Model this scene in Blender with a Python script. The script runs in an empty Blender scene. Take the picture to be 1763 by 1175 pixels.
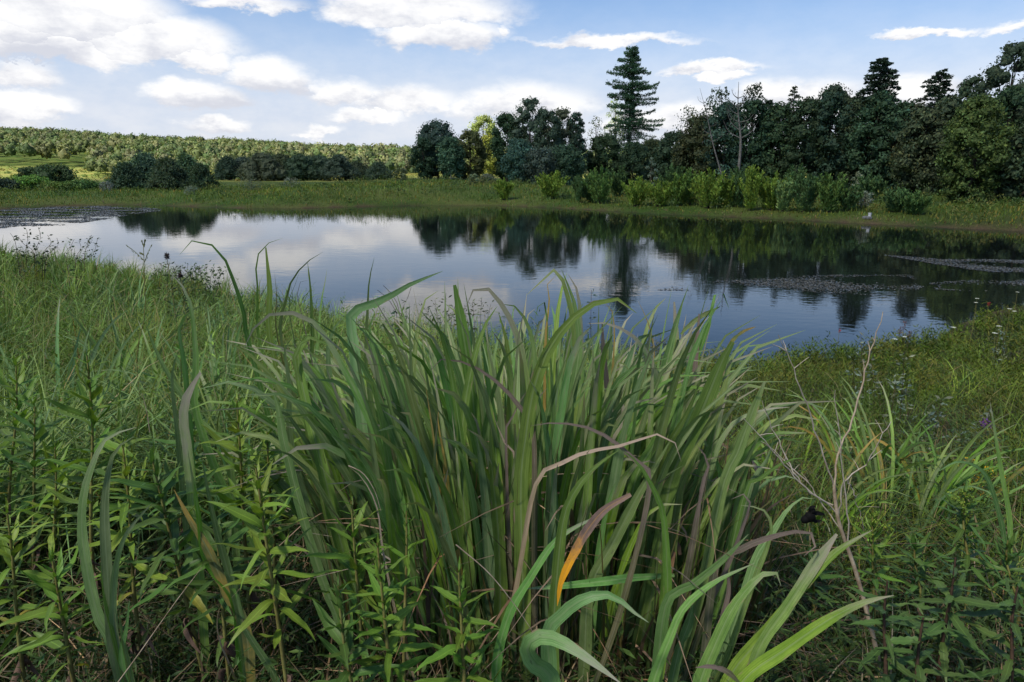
import bpy, math, random
import numpy as np
from mathutils import Vector, Matrix

random.seed(7)
rng = np.random.default_rng(7)
SC = bpy.context.scene
COL = SC.collection
PI = math.pi

# ------------------------------------------------------------------ camera
CAM = Vector((0.0, 0.0, 4.0))
PITCH = math.atan((587.5 - 290.0) / 1175.0)
cd = bpy.data.cameras.new('camera')
cd.lens = 24.0
cd.sensor_width = 36.0
cd.clip_start = 0.05
cd.clip_end = 6000.0
camera = bpy.data.objects.new('camera', cd)
camera.location = CAM
camera.rotation_euler = (PI / 2 - PITCH, 0, 0)
COL.objects.link(camera)
SC.camera = camera
SP, CP = math.sin(PITCH), math.cos(PITCH)


def ray(px, py):
    r = (px - 881.5) / 1175.0
    u = (587.5 - py) / 1175.0
    return Vector((r, CP + u * SP, -SP + u * CP))


def at(px, py, Y):
    d = ray(px, py)
    return CAM + d * (Y / d.y)


def on_plane(px, py, z):
    d = ray(px, py)
    return CAM + d * ((z - CAM.z) / d.z)


def depth_of(p):
    return p[1] * CP + (CAM.z - p[2]) * SP


# ------------------------------------------------------------------ sun + sky
SUN_EL = math.radians(52)
SUN_AZ = math.radians(-132)          # compass angle from +Y towards +X: behind the camera, to its left
SUN = Vector((math.sin(SUN_AZ) * math.cos(SUN_EL), math.cos(SUN_AZ) * math.cos(SUN_EL), math.sin(SUN_EL)))
sl = bpy.data.lights.new('sun', 'SUN')
sl.energy = 4.6
sl.angle = math.radians(5.0)      # veiled by thin high cloud
sl.color = (1.0, 0.93, 0.80)
so = bpy.data.objects.new('sun', sl)
so.rotation_euler = SUN.to_track_quat('Z', 'Y').to_euler()
COL.objects.link(so)

SC.view_settings.view_transform = 'Standard'
SC.view_settings.look = 'None'
SC.view_settings.exposure = 1.05
SC.view_settings.gamma = 1.0
SC.view_settings.use_curve_mapping = False
SC.render.engine = 'CYCLES'
cy = SC.cycles
cy.max_bounces = 6
cy.diffuse_bounces = 3
cy.glossy_bounces = 3
cy.transmission_bounces = 3
cy.transparent_max_bounces = 4
cy.use_denoising = True
cy.sample_clamp_indirect = 6.0
cy.caustics_reflective = False
cy.caustics_refractive = False

world = bpy.data.worlds.new('World')
SC.world = world
world.use_nodes = True


class NT:
    """tiny node-tree writer"""

    def __init__(self, tree):
        self.t = tree
        self.n = tree.nodes
        self.l = tree.links

    def node(self, kind, **kw):
        n = self.n.new(kind)
        for k, v in kw.items():
            setattr(n, k, v)
        return n

    def put(self, sock, v):
        if isinstance(v, bpy.types.NodeSocket):
            self.l.new(v, sock)
        elif v is not None:
            if sock.type == 'RGBA' and len(v) == 3:
                v = (*v, 1.0)
            sock.default_value = v

    def m(self, op, a, b=None, c=None, clamp=False):
        n = self.node('ShaderNodeMath', operation=op, use_clamp=clamp)
        for i, v in enumerate((a, b, c)):
            if v is not None:
                self.put(n.inputs[i], v)
        return n.outputs[0]

    def mix(self, f, a, b, blend='MIX'):
        n = self.node('ShaderNodeMix', data_type='RGBA', blend_type=blend)
        self.put(n.inputs[0], f)
        self.put(n.inputs[6], a)
        self.put(n.inputs[7], b)
        return n.outputs[2]

    def smooth(self, x, lo, hi, a=0.0, b=1.0):
        n = self.node('ShaderNodeMapRange', interpolation_type='SMOOTHSTEP')
        self.put(n.inputs[0], x)
        for i, v in enumerate((lo, hi, a, b)):
            n.inputs[i + 1].default_value = v
        return n.outputs[0]

    def noise(self, vec, scale, detail=4.0, rough=0.55, dist=0.0):
        n = self.node('ShaderNodeTexNoise')
        self.put(n.inputs['Vector'], vec)
        n.inputs['Scale'].default_value = scale
        n.inputs['Detail'].default_value = detail
        n.inputs['Roughness'].default_value = rough
        n.inputs['Distortion'].default_value = dist
        return n.outputs[0]


def build_world():
    w = NT(world.node_tree)
    w.n.clear()
    out = w.node('ShaderNodeOutputWorld')
    bg = w.node('ShaderNodeBackground')
    bg.inputs[1].default_value = 0.08
    w.l.new(bg.outputs[0], out.inputs[0])
    sky = w.node('ShaderNodeTexSky', sky_type='NISHITA')
    sky.sun_disc = False
    sky.sun_elevation = SUN_EL
    sky.sun_rotation = SUN_AZ
    sky.air_density = 1.0
    sky.dust_density = 0.3
    sky.ozone_density = 1.0
    tc = w.node('ShaderNodeTexCoord')
    d = tc.outputs['Generated']
    sep = w.node('ShaderNodeSeparateXYZ')
    w.l.new(d, sep.inputs[0])
    x, y, z = sep.outputs
    az = w.m('ARCTAN2', x, y)
    el = w.m('ARCSINE', z)
    comb = w.node('ShaderNodeCombineXYZ')
    w.put(comb.inputs[0], w.m('MULTIPLY', az, 1.0))
    w.put(comb.inputs[1], w.m('MULTIPLY', el, 2.0))
    v = comb.outputs[0]
    comb2 = w.node('ShaderNodeCombineXYZ')
    w.put(comb2.inputs[0], az)
    w.put(comb2.inputs[1], w.m('MULTIPLY', el, 7.0))
    v2 = comb2.outputs[0]
    n1 = w.noise(v, 7.0, 7.0, 0.60)          # cumulus lumps
    n2 = w.noise(v2, 2.6, 6.0, 0.58, 0.4)    # drawn-out high cloud
    n3 = w.noise(v, 17.0, 6.0, 0.62)
    vo = w.node('ShaderNodeVectorMath', operation='ADD')
    w.l.new(v, vo.inputs[0])
    vo.inputs[1].default_value = (-0.015, 0.045, 0)
    n1b = w.noise(vo.outputs[0], 7.0, 7.0, 0.60)    # the same lumps a little nearer the light
    blobs = [  # px, py, half width, half height (photo pixels), strength
        (100, 30, 210, 92, 1.1), (250, 76, 165, 56, 1.1), (350, 106, 70, 26, .9), (30, 60, 110, 70, .9), (90, 90, 150, 40, .9),
        (10, 130, 70, 34, .75), (40, 188, 95, 34, .95), (345, 172, 72, 30, .95), (478, 142, 66, 40, .95), (365, 218, 58, 16, .85),
        (590, 165, 60, 26, .75), (690, 178, 100, 34, .85), (640, 203, 62, 18, .9), (560, 230, 46, 14, .8), (720, 20, 170, 52, .72), (775, 66, 100, 36, .85),
        (862, 60, 14, 22, .6), (1040, 73, 150, 13, .72), (1590, 58, 90, 11, .75), (1745, 48, 70, 16, .75), (1225, 118, 95, 12, .8),
        (1262, 132, 48, 12, .9), (1575, 165, 70, 40, .8), (1390, 175, 110, 40, .75), (900, 185, 130, 40, .7), (1180, 210, 140, 34, .75), (420, 5, 110, 16, .55),
        (-250, 120, 260, 60, .9), (-500, 20, 240, 90, .9), (2050, 120, 240, 60, .8), (2300, 10, 240, 80, .8),
        (250, -200, 280, 60, .75), (-150, -420, 280, 90, .85), (1950, -420, 260, 70, .8)]
    dn = w.m('MULTIPLY', w.m('SUBTRACT', n1, 0.5), 0.16)
    azn = w.m('ADD', az, dn)
    eln = w.m('ADD', el, w.m('MULTIPLY', w.m('SUBTRACT', n3, 0.5), 0.05))
    best = None
    for (px, py, hw, hh, s) in blobs:
        r0 = ray(px, py).normalized()
        rx = ray(px + hw, py).normalized()
        ry = ray(px, py - hh).normalized()
        a0, e0 = math.atan2(r0.x, r0.y), math.asin(r0.z)
        sa = 1.12 * abs(math.atan2(rx.x, rx.y) - a0)
        se = 1.12 * abs(math.asin(ry.z) - e0)
        u = w.m('MULTIPLY', w.m('SUBTRACT', azn, a0), 1 / sa)
        t0 = w.m('MULTIPLY', w.m('SUBTRACT', eln, e0), 1 / se)
        t = w.m('MAXIMUM', t0, w.m('MULTIPLY', t0, -1.7))
        q = w.m('ADD', w.m('MULTIPLY', u, u), w.m('MULTIPLY', t, t))
        q = w.m('MULTIPLY', w.m('SUBTRACT', 1.0, w.m('SQRT', q)), s)
        if best is None:
            best, high = q, t0
        else:
            gt = w.m('GREATER_THAN', q, best)
            high = w.m('ADD', w.m('MULTIPLY', high, w.m('SUBTRACT', 1.0, gt)), w.m('MULTIPLY', t0, gt))
            best = w.m('MAXIMUM', best, q)
    # cumulus that go on over the rest of the dome
    far = w.m('SUBTRACT', w.noise(v, 2.4, 3.0, 0.5), 0.62)
    side = w.smooth(w.m('ABSOLUTE', az), 0.85, 1.2)
    up = w.smooth(el, 0.42, 0.6)
    far = w.m('SUBTRACT', w.m('MULTIPLY', far, 5.0), w.m('MULTIPLY', w.m('SUBTRACT', 1.0, w.m('MAXIMUM', side, up)), 5.0))
    best = w.m('MAXIMUM', best, far)
    dens = w.m('ADD', w.m('MULTIPLY', best, 1.15), w.m('MULTIPLY', w.m('SUBTRACT', n1, 0.5), 1.05))
    dens = w.m('ADD', dens, w.m('MULTIPLY', w.m('SUBTRACT', n3, 0.5), 0.55))
    cum = w.smooth(dens, -0.14, 0.42)
    # thin high veil, thicker towards the horizon
    veil = w.smooth(n2, 0.30, 0.58)
    low = w.smooth(el, 0.03, 0.25, 1.0, 0.10)
    veil = w.m('MULTIPLY', veil, low)
    veil = w.m('MAXIMUM', veil, w.smooth(el, 0.05, 0.25, 1.0, 0.15))
    base = w.mix(1.0, sky.outputs[0], (0.47, 0.67, 0.87), 'MULTIPLY')
    veilc = w.mix(w.smooth(n3, 0.3, 0.7), (4.3, 4.55, 5.3), (5.0, 5.05, 5.5))
    c = w.mix(w.m('MULTIPLY', veil, 0.88), base, veilc)
    # cumulus: bright upper lumps, greyer undersides
    lit = w.m('MULTIPLY', w.m('SUBTRACT', n1, n1b), 2.6)
    lum = w.m('ADD', w.m('MULTIPLY', high, 0.55), lit)
    lum = w.smooth(w.m('ADD', lum, w.m('MULTIPLY', w.m('SUBTRACT', n3, 0.5), 0.7)), -0.55, 0.38)
    cc = w.mix(lum, (4.2, 4.3, 4.75), (6.5, 6.45, 6.4))
    c = w.mix(w.m('MULTIPLY', cum, 0.95), c, cc)
    w.put(bg.inputs[0], c)
    world.cycles.sampling_method = 'MANUAL'
    world.cycles.sample_map_resolution = 512


build_world()


# ------------------------------------------------------------------ object helpers
def mesh_from(name, V, F, uv=None, colr=None, smooth=False):
    """V (N,3); F list of (M,k) int arrays; uv (N,2) per vertex; colr (N,3) per vertex"""
    V = np.ascontiguousarray(V, dtype=np.float32)
    if isinstance(F, np.ndarray):
        F = [F]
    F = [f for f in F if len(f)]
    me = bpy.data.meshes.new(name)
    me.vertices.add(len(V))
    me.vertices.foreach_set('co', V.ravel())
    loops = np.concatenate([f.ravel() for f in F]).astype(np.int32)
    sizes = np.concatenate([np.full(len(f), f.shape[1]) for f in F]).astype(np.int32)
    starts = np.concatenate([[0], np.cumsum(sizes)[:-1]]).astype(np.int32)
    me.loops.add(len(loops))
    me.loops.foreach_set('vertex_index', loops)
    me.polygons.add(len(sizes))
    me.polygons.foreach_set('loop_start', starts)
    me.polygons.foreach_set('loop_total', sizes)
    me.polygons.foreach_set('use_smooth', np.full(len(sizes), smooth))
    if uv is not None:
        ul = me.uv_layers.new(name='UVMap')
        ul.data.foreach_set('uv', np.ascontiguousarray(np.asarray(uv, dtype=np.float32)[loops]).ravel())
    if colr is not None:
        ca = me.color_attributes.new('Col', 'FLOAT_COLOR', 'POINT')
        c4 = np.ones((len(V), 4), dtype=np.float32)
        c4[:, :3] = colr
        ca.data.foreach_set('color', c4.ravel())
    me.update()
    return me


def obj(name, me, mat=None, parent=None, loc=None):
    o = bpy.data.objects.new(name, me)
    COL.objects.link(o)
    if mat is not None and not me.materials:
        me.materials.append(mat)
    if parent is not None:
        o.parent = parent
    if loc is not None:
        o.location = loc
    return o


def tag(o, label=None, cat=None, group=None, kind=None):
    if label:
        o['label'] = label
    if cat:
        o['category'] = cat
    if group:
        o['group'] = group
    if kind:
        o['kind'] = kind
    return o


def thing(name, label, cat, loc, group=None):
    o = bpy.data.objects.new(name, None)
    o.empty_display_size = 0.1
    COL.objects.link(o)
    o.location = loc
    return tag(o, label, cat, group)


def spline(pts, n):
    """Catmull-Rom through pts -> n+1 points, evenly spaced by arc length"""
    P = np.array([list(p) for p in pts], float)
    Q = np.vstack([2 * P[0] - P[1], P, 2 * P[-1] - P[-2]])
    out = []
    for i in range(1, len(Q) - 2):
        t = np.linspace(0, 1, 16, endpoint=False)[:, None]
        a, b, c, d = Q[i - 1], Q[i], Q[i + 1], Q[i + 2]
        out.append(0.5 * (2 * b + (c - a) * t + (2 * a - 5 * b + 4 * c - d) * t ** 2 + (3 * b - a - 3 * c + d) * t ** 3))
    out.append(P[-1:])
    S = np.vstack(out)
    L = np.concatenate([[0], np.cumsum(np.linalg.norm(np.diff(S, axis=0), axis=1))])
    u = np.linspace(0, L[-1], n + 1)
    return np.stack([np.interp(u, L, S[:, k]) for k in range(3)], 1)


def unit(a):
    return a / np.maximum(np.linalg.norm(a, axis=-1, keepdims=True), 1e-9)


def tube(pts, radii, sides=5):
    P = np.array([list(p) for p in pts], float)
    R = np.interp(np.linspace(0, 1, len(P)), np.linspace(0, 1, len(radii)), radii)
    T = unit(np.gradient(P, axis=0))
    ref = np.where(np.abs(T[:, 2:3]) > 0.9, np.array([[1.0, 0, 0]]), np.array([[0, 0, 1.0]]))
    A = unit(np.cross(T, ref))
    B = np.cross(T, A)
    ang = np.arange(sides) * 2 * PI / sides
    V = P[:, None] + R[:, None, None] * (np.cos(ang)[None, :, None] * A[:, None] + np.sin(ang)[None, :, None] * B[:, None])
    n = len(P)
    i = np.arange(n - 1)[:, None] * sides
    j = np.arange(sides)[None]
    k = (j + 1) % sides
    F = np.stack([i + j, i + k, i + sides + k, i + sides + j], -1).reshape(-1, 4)
    return V.reshape(-1, 3), F


class Join:
    """collects geometry for one mesh"""

    def __init__(self):
        self.V, self.F, self.C, self.U, self.n = [], {}, [], [], 0

    def add(self, V, F, c=None, uv=None):
        self.V.append(np.asarray(V))
        self.F.setdefault(F.shape[1], []).append(F + self.n)
        if c is not None:
            c = np.asarray(c, float)
            self.C.append(np.broadcast_to(c, (len(V), 3)) if c.ndim == 1 else c)
        if uv is not None:
            self.U.append(uv)
        self.n += len(V)

    def mesh(self, name, smooth=False):
        return mesh_from(name, np.concatenate(self.V), [np.concatenate(f) for f in self.F.values()],
                         np.concatenate(self.U) if self.U else None, np.concatenate(self.C) if self.C else None, smooth)


def cards(P, A, N, L, W, c):
    """leaf-shaped quads: centre P, long axis A, facing N, length L, width W, colour c; slightly cupped"""
    A = unit(A)
    B = unit(np.cross(N, A))
    N2 = np.cross(A, B)
    L = np.broadcast_to(L, (len(P),))[:, None]
    W = np.broadcast_to(W, (len(P),))[:, None]
    V = np.stack([P - A * L / 2, P + B * W / 2 - A * L * 0.04 + N2 * W * 0.15, P + A * L / 2, P - B * W / 2 - A * L * 0.04 + N2 * W * 0.15], 1).reshape(-1, 3)
    F = np.arange(len(P) * 4).reshape(-1, 4)
    C = np.repeat(np.broadcast_to(c, (len(P), 3)), 4, axis=0)
    return V, F, C


def rdir(n, zlo=-1.0, zhi=1.0):
    z = rng.uniform(zlo, zhi, n)
    a = rng.uniform(0, 2 * PI, n)
    s = np.sqrt(np.maximum(0, 1 - z * z))
    return np.stack([s * np.cos(a), s * np.sin(a), z], 1)


def tint(base, n, amt=0.22, hue=0.10):
    base = np.asarray(base, float)
    f = np.exp(rng.normal(0, amt, (n, 1)))
    h = np.exp(rng.normal(0, hue, (n, 1)))
    c = base * f
    c = c * np.concatenate([h, np.ones((n, 1)), 1 / h], 1)
    return np.clip(c, 0.004, 0.8)


# ------------------------------------------------------------------ materials
def new_mat(name):
    m = bpy.data.materials.new(name)
    m.use_nodes = True
    t = NT(m.node_tree)
    t.n.clear()
    return m, t, t.node('ShaderNodeOutputMaterial')


def leafy(t, out, colour, rough=0.55, trans=0.25, spec=0.25, normal=None):
    p = t.node('ShaderNodeBsdfPrincipled')
    t.put(p.inputs['Base Color'], colour)
    t.put(p.inputs['Roughness'], rough)
    p.inputs['Specular IOR Level'].default_value = spec
    tr = t.node('ShaderNodeBsdfTranslucent')
    t.put(tr.inputs[0], t.mix(1.0, colour, (1.25, 1.3, 0.6), 'MULTIPLY'))
    if normal is not None:
        t.l.new(normal, p.inputs['Normal'])
    mx = t.node('ShaderNodeMixShader')
    mx.inputs[0].default_value = trans
    t.l.new(p.outputs[0], mx.inputs[1])
    t.l.new(tr.outputs[0], mx.inputs[2])
    t.l.new(mx.outputs[0], out.inputs[0])


def mat_foliage(name, trans=0.22, rough=0.6, spec=0.18):
    m, t, out = new_mat(name)
    a = t.node('ShaderNodeAttribute')
    a.attribute_name = 'Col'
    leafy(t, out, a.outputs['Color'], rough, trans, spec)
    return m


def mat_blade(name, green, tip, base, tip_from=0.62, tip_amt=1.0, midrib=(0.30, 0.36, 0.20), spots=0.5, yellow=0.0):
    """strap leaf of a big bunch grass: ribbed, pale midrib, weathered tip, dark flecks"""
    m, t, out = new_mat(name)
    uvn = t.node('ShaderNodeUVMap')
    sep = t.node('ShaderNodeSeparateXYZ')
    t.l.new(uvn.outputs[0], sep.inputs[0])
    u, v = sep.outputs[0], sep.outputs[1]
    oi = t.node('ShaderNodeObjectInfo')
    rnd = oi.outputs['Random']
    cb = t.node('ShaderNodeCombineXYZ')
    t.put(cb.inputs[0], t.m('MULTIPLY', u, 1.0))
    t.put(cb.inputs[1], t.m('MULTIPLY', v, 9.0))
    t.put(cb.inputs[2], t.m('MULTIPLY', rnd, 60.0))
    vec = cb.outputs[0]
    cs = t.node('ShaderNodeCombineXYZ')
    t.put(cs.inputs[0], t.m('MULTIPLY', u, 34.0))
    t.put(cs.inputs[1], t.m('MULTIPLY', v, 2.0))
    t.put(cs.inputs[2], t.m('MULTIPLY', rnd, 60.0))
    streak = t.noise(cs.outputs[0], 1.0, 3.0, 0.6)
    blot = t.noise(vec, 1.3, 4.0, 0.6)
    hsv = t.node('ShaderNodeHueSaturation')
    t.put(hsv.inputs['Hue'], t.m('MULTIPLY_ADD', rnd, 0.05, 0.475))
    rnd2 = t.m('FRACT', t.m('MULTIPLY', rnd, 7.31))
    t.put(hsv.inputs['Value'], t.m('MULTIPLY_ADD', rnd2, 0.55, 0.70))
    t.put(hsv.inputs['Saturation'], t.m('MULTIPLY_ADD', t.m('FRACT', t.m('MULTIPLY', rnd, 3.7)), 0.35, 0.75))
    hsv.inputs['Color'].default_value = (*green, 1)
    c = hsv.outputs[0]
    c = t.mix(1.0, c, t.mix(t.smooth(streak, .25, .75), (0.60, 0.66, 0.58), (1.36, 1.28, 1.3)), 'MULTIPLY')
    c = t.mix(1.0, c, t.mix(t.smooth(blot, 0.3, 0.7), (0.78, 0.82, 0.74), (1.18, 1.12, 1.1)), 'MULTIPLY')
    # pale base
    c = t.mix(t.smooth(v, 0.0, 0.30, 0.75, 0.0), c, base)
    # weathered tip
    tf = t.m('ADD', t.m('ADD', v, t.m('MULTIPLY', t.m('SUBTRACT', blot, 0.5), 0.5)), t.m('MULTIPLY', t.m('SUBTRACT', rnd2, 0.6), 0.5))
    tf = t.m('MULTIPLY', t.smooth(tf, tip_from, tip_from + 0.34), tip_amt)
    c = t.mix(tf, c, t.mix(streak, tip, tuple(min(1, x * 1.5) for x in tip)))
    # midrib
    mid = t.m('ABSOLUTE', t.m('SUBTRACT', u, 0.5))
    c = t.mix(t.smooth(mid, 0.015, 0.10, 0.34, 0.0), c, midrib)
    # flecks
    if spots:
        cf = t.node('ShaderNodeCombineXYZ')
        t.put(cf.inputs[0], t.m('MULTIPLY', u, 2.2))
        t.put(cf.inputs[1], t.m('MULTIPLY', v, 14.0))
        t.put(cf.inputs[2], t.m('MULTIPLY', rnd, 90.0))
        fl = t.smooth(t.noise(cf.outputs[0], 1.6, 2.0, 0.5), 0.71, 0.77)
        c = t.mix(t.m('MULTIPLY', fl, spots), c, (0.045, 0.03, 0.035))
        eb = t.m('MULTIPLY', t.smooth(t.noise(vec, 2.1, 2.0, 0.5), 0.60, 0.72), t.smooth(mid, 0.34, 0.48))
        c = t.mix(eb, c, (0.30, 0.22, 0.14))
    if yellow:
        c = t.mix(t.m('MULTIPLY', t.smooth(blot, 0.4, 0.7), yellow), c, (0.35, 0.25, 0.05))
    bump = t.node('ShaderNodeBump')
    bump.inputs['Strength'].default_value = 0.5
    bump.inputs['Distance'].default_value = 0.002
    t.l.new(streak, bump.inputs['Height'])
    leafy(t, out, c, 0.58, 0.22, 0.22, bump.outputs[0])
    return m


def mat_forb(name, green, spec=0.3, val=(0.72, 0.5)):
    m, t, out = new_mat(name)
    uvn = t.node('ShaderNodeUVMap')
    sep = t.node('ShaderNodeSeparateXYZ')
    t.l.new(uvn.outputs[0], sep.inputs[0])
    oi = t.node('ShaderNodeObjectInfo')
    rnd = oi.outputs['Random']
    hsv = t.node('ShaderNodeHueSaturation')
    t.put(hsv.inputs['Hue'], t.m('MULTIPLY_ADD', rnd, 0.04, 0.48))
    t.put(hsv.inputs['Value'], t.m('MULTIPLY_ADD', t.m('FRACT', t.m('MULTIPLY', rnd, 5.3)), val[1], val[0]))
    hsv.inputs['Color'].default_value = (*green, 1)
    mid = t.m('ABSOLUTE', t.m('SUBTRACT', sep.outputs[0], 0.5))
    c = t.mix(t.smooth(mid, 0.01, 0.07, 0.5, 0.0), hsv.outputs[0], tuple(min(1, g * 1.9) for g in green))
    tc = t.node('ShaderNodeTexCoord')
    nz = t.noise(tc.outputs['Object'], 60.0, 3.0, 0.6)
    c = t.mix(1.0, c, t.mix(nz, (0.7, 0.72, 0.7), (1.25, 1.22, 1.2)), 'MULTIPLY')
    leafy(t, out, c, 0.5, 0.28, spec)
    return m


def mat_noise(name, a, b, scale, rough=0.9, bump=0.3, detail=6.0):
    m, t, out = new_mat(name)
    tc = t.node('ShaderNodeTexCoord')
    n = t.noise(tc.outputs['Object'], scale, detail, 0.65)
    p = t.node('ShaderNodeBsdfPrincipled')
    t.put(p.inputs['Base Color'], t.mix(t.smooth(n, 0.3, 0.7), a, b))
    p.inputs['Roughness'].default_value = rough
    p.inputs['Specular IOR Level'].default_value = 0.2
    bn = t.node('ShaderNodeBump')
    bn.inputs['Strength'].default_value = bump
    t.l.new(n, bn.inputs['Height'])
    t.l.new(bn.outputs[0], p.inputs['Normal'])
    t.l.new(p.outputs[0], out.inputs[0])
    return m


M_FOL = mat_foliage('tree_foliage', 0.20, 0.62, 0.15)
M_VEG = mat_foliage('meadow_plants', 0.26, 0.55, 0.25)
M_WEED = mat_foliage('floating_weed', 0.05, 0.20, 0.6)
M_BARK = mat_noise('bark', (0.035, 0.028, 0.022), (0.10, 0.085, 0.07), 6.0)
M_PALEBARK = mat_noise('pale_bark', (0.16, 0.15, 0.14), (0.34, 0.32, 0.30), 5.0)
M_DEADWOOD = mat_noise('weathered_wood', (0.07, 0.065, 0.06), (0.20, 0.19, 0.175), 4.0)
M_STRAW = mat_noise('dry_stalk', (0.20, 0.14, 0.09), (0.46, 0.38, 0.28), 30.0, 0.8, 0.2)
M_TWIG = mat_noise('bare_twig', (0.27, 0.22, 0.165), (0.52, 0.46, 0.38), 24.0, 0.8, 0.2)
M_STEM = mat_noise('plant_stem', (0.12, 0.10, 0.03), (0.20, 0.20, 0.06), 30.0, 0.7, 0.1)
M_STEMBROWN = mat_noise('brown_stem', (0.035, 0.022, 0.016), (0.09, 0.055, 0.035), 30.0, 0.8, 0.2)
M_BROWNLEAF = mat_noise('withered_leaf', (0.05, 0.03, 0.022), (0.20, 0.13, 0.095), 50.0, 0.85, 0.4)
M_BLADE = mat_blade('grass_blade', (0.160, 0.290, 0.050), (0.24, 0.215, 0.17), (0.13, 0.20, 0.045), 0.84)
M_BLUE = mat_blade('glaucous_blade', (0.148, 0.275, 0.088), (0.23, 0.215, 0.18), (0.12, 0.19, 0.06), 0.92)
M_GREY = mat_blade('grey_tipped_blade', (0.162, 0.288, 0.056), (0.25, 0.225, 0.18), (0.13, 0.19, 0.045), 0.80, 1.0, spots=0.9)
M_PURPLE = mat_blade('purple_blade', (0.14, 0.145, 0.075), (0.15, 0.115, 0.098), (0.11, 0.16, 0.05), 0.3, 1.0, (0.28, 0.24, 0.20), 0.8)
M_ORANGE = mat_blade('orange_blade', (0.26, 0.17, 0.13), (0.62, 0.28, 0.015), (0.25, 0.17, 0.13), 0.10, 1.0, (0.50, 0.26, 0.06), 0.9)
M_TAN = mat_blade('dry_blade', (0.30, 0.22, 0.14), (0.34, 0.26, 0.21), (0.22, 0.17, 0.08), 0.5, 0.8, (0.42, 0.34, 0.24), 0.5)
M_YELLOW = mat_blade('yellowing_blade', (0.17, 0.21, 0.045), (0.33, 0.20, 0.06), (0.32, 0.23, 0.05), 0.5, 0.8, yellow=0.8)
M_FORB = mat_forb('goldenrod_leaf', (0.125, 0.225, 0.032))
M_FORBD = mat_forb('dark_forb_leaf', (0.075, 0.140, 0.035))
M_BUD = mat_forb('goldenrod_bud', (0.20, 0.30, 0.04))

# ------------------------------------------------------------------ terrain
shore_px = [(-420, 392, 0), (-200, 373, 0), (0, 361, 0), (60, 357, 0), (150, 354, 0), (215, 353, 0), (300, 355, 0), (420, 359, 0), (520, 359, 0),
            (620, 356, 0), (740, 354, 0), (850, 354, 0), (950, 358, 0), (1050, 364, 0), (1130, 369, 0), (1230, 373, 0), (1330, 377, 0),
            (1420, 382, 0), (1500, 386, 0), (1600, 391, 0), (1763, 399, 0), (1950, 412, 0), (2150, 440, 0), (2150, 490, .3),
            (1900, 490, .4), (1763, 505, .4), (1700, 517, .4), (1640, 538, .4), (1560, 572, .4), (1480, 590, .3), (1400, 603, .2), (1330, 627, 0),
            (1250, 640, 0), (1050, 640, 0), (880, 612, .1), (700, 565, .3), (560, 522, .4), (430, 494, .4), (330, 476, .4), (230, 458, .4),
            (120, 440, .4), (0, 428, .4), (-200, 420, .4), (-420, 415, .3)]
POND = np.array([[on_plane(a, b, z).x, on_plane(a, b, z).y] for a, b, z in shore_px])


def shore_dist(x, y):
    """signed distance to the shoreline, positive on land"""
    x = np.asarray(x, float)
    y = np.asarray(y, float)
    best = np.full(x.shape, 1e9)
    ins = np.zeros(x.shape, bool)
    for i in range(len(POND)):
        ax, ay = POND[i]
        bx, by = POND[(i + 1) % len(POND)]
        dx, dy = bx - ax, by - ay
        t = np.clip(((x - ax) * dx + (y - ay) * dy) / (dx * dx + dy * dy), 0, 1)
        best = np.minimum(best, (x - ax - t * dx) ** 2 + (y - ay - t * dy) ** 2)
        if dy != 0:
            cr = ((ay > y) != (by > y)) & (x < dx * (y - ay) / dy + ax)
            ins ^= cr
    d = np.sqrt(best)
    return np.where(ins, -d, d)


def sstep(a, b, x):
    t = np.clip((x - a) / (b - a), 0, 1)
    return t * t * (3 - 2 * t)


def wob(x, y):
    return (np.sin(x * 0.31 + 1.3) * np.cos(y * 0.27) + 0.6 * np.sin(x * 0.83 + y * 0.57) + 0.4 * np.sin(x * 1.9 - y * 1.3 + 2)) / 2.0


def zg(x, y):
    x = np.asarray(x, float)
    y = np.asarray(y, float)
    d = shore_dist(x, y)
    d2 = d + wob(x * 2, y * 2) * 0.25
    near = 3.5 * np.tanh(np.maximum(d2, 0) / 13.0)
    hb = 0.85 + 1.0 * np.exp(-((x + 13) / 16) ** 2) * sstep(70, 84, y)
    farb = hb * np.tanh(np.maximum(d2, 0) / 9.0) + 0.15 * np.minimum(np.maximum(d2, 0), 1)
    k = sstep(28, 48, y - 0.15 * np.abs(x))
    z = near * (1 - k) + farb * k
    z = z + wob(x, y) * 0.12 * np.clip(d2 / 4, 0, 1)
    H = np.clip(8 - (x + 104) * 0.055, 2.5, 60) + wob(x * 0.05, y * 0.05) * 2.4
    z = z + H * sstep(180, 670, y) - 0.25 * H * sstep(700, 1200, y)
    z = np.where(d2 < 0, np.maximum(-1.2, d2 * 0.35), z)
    return z


def ground(x, y):
    return Vector((x, y, float(zg(np.array([x]), np.array([y]))[0])))


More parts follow.
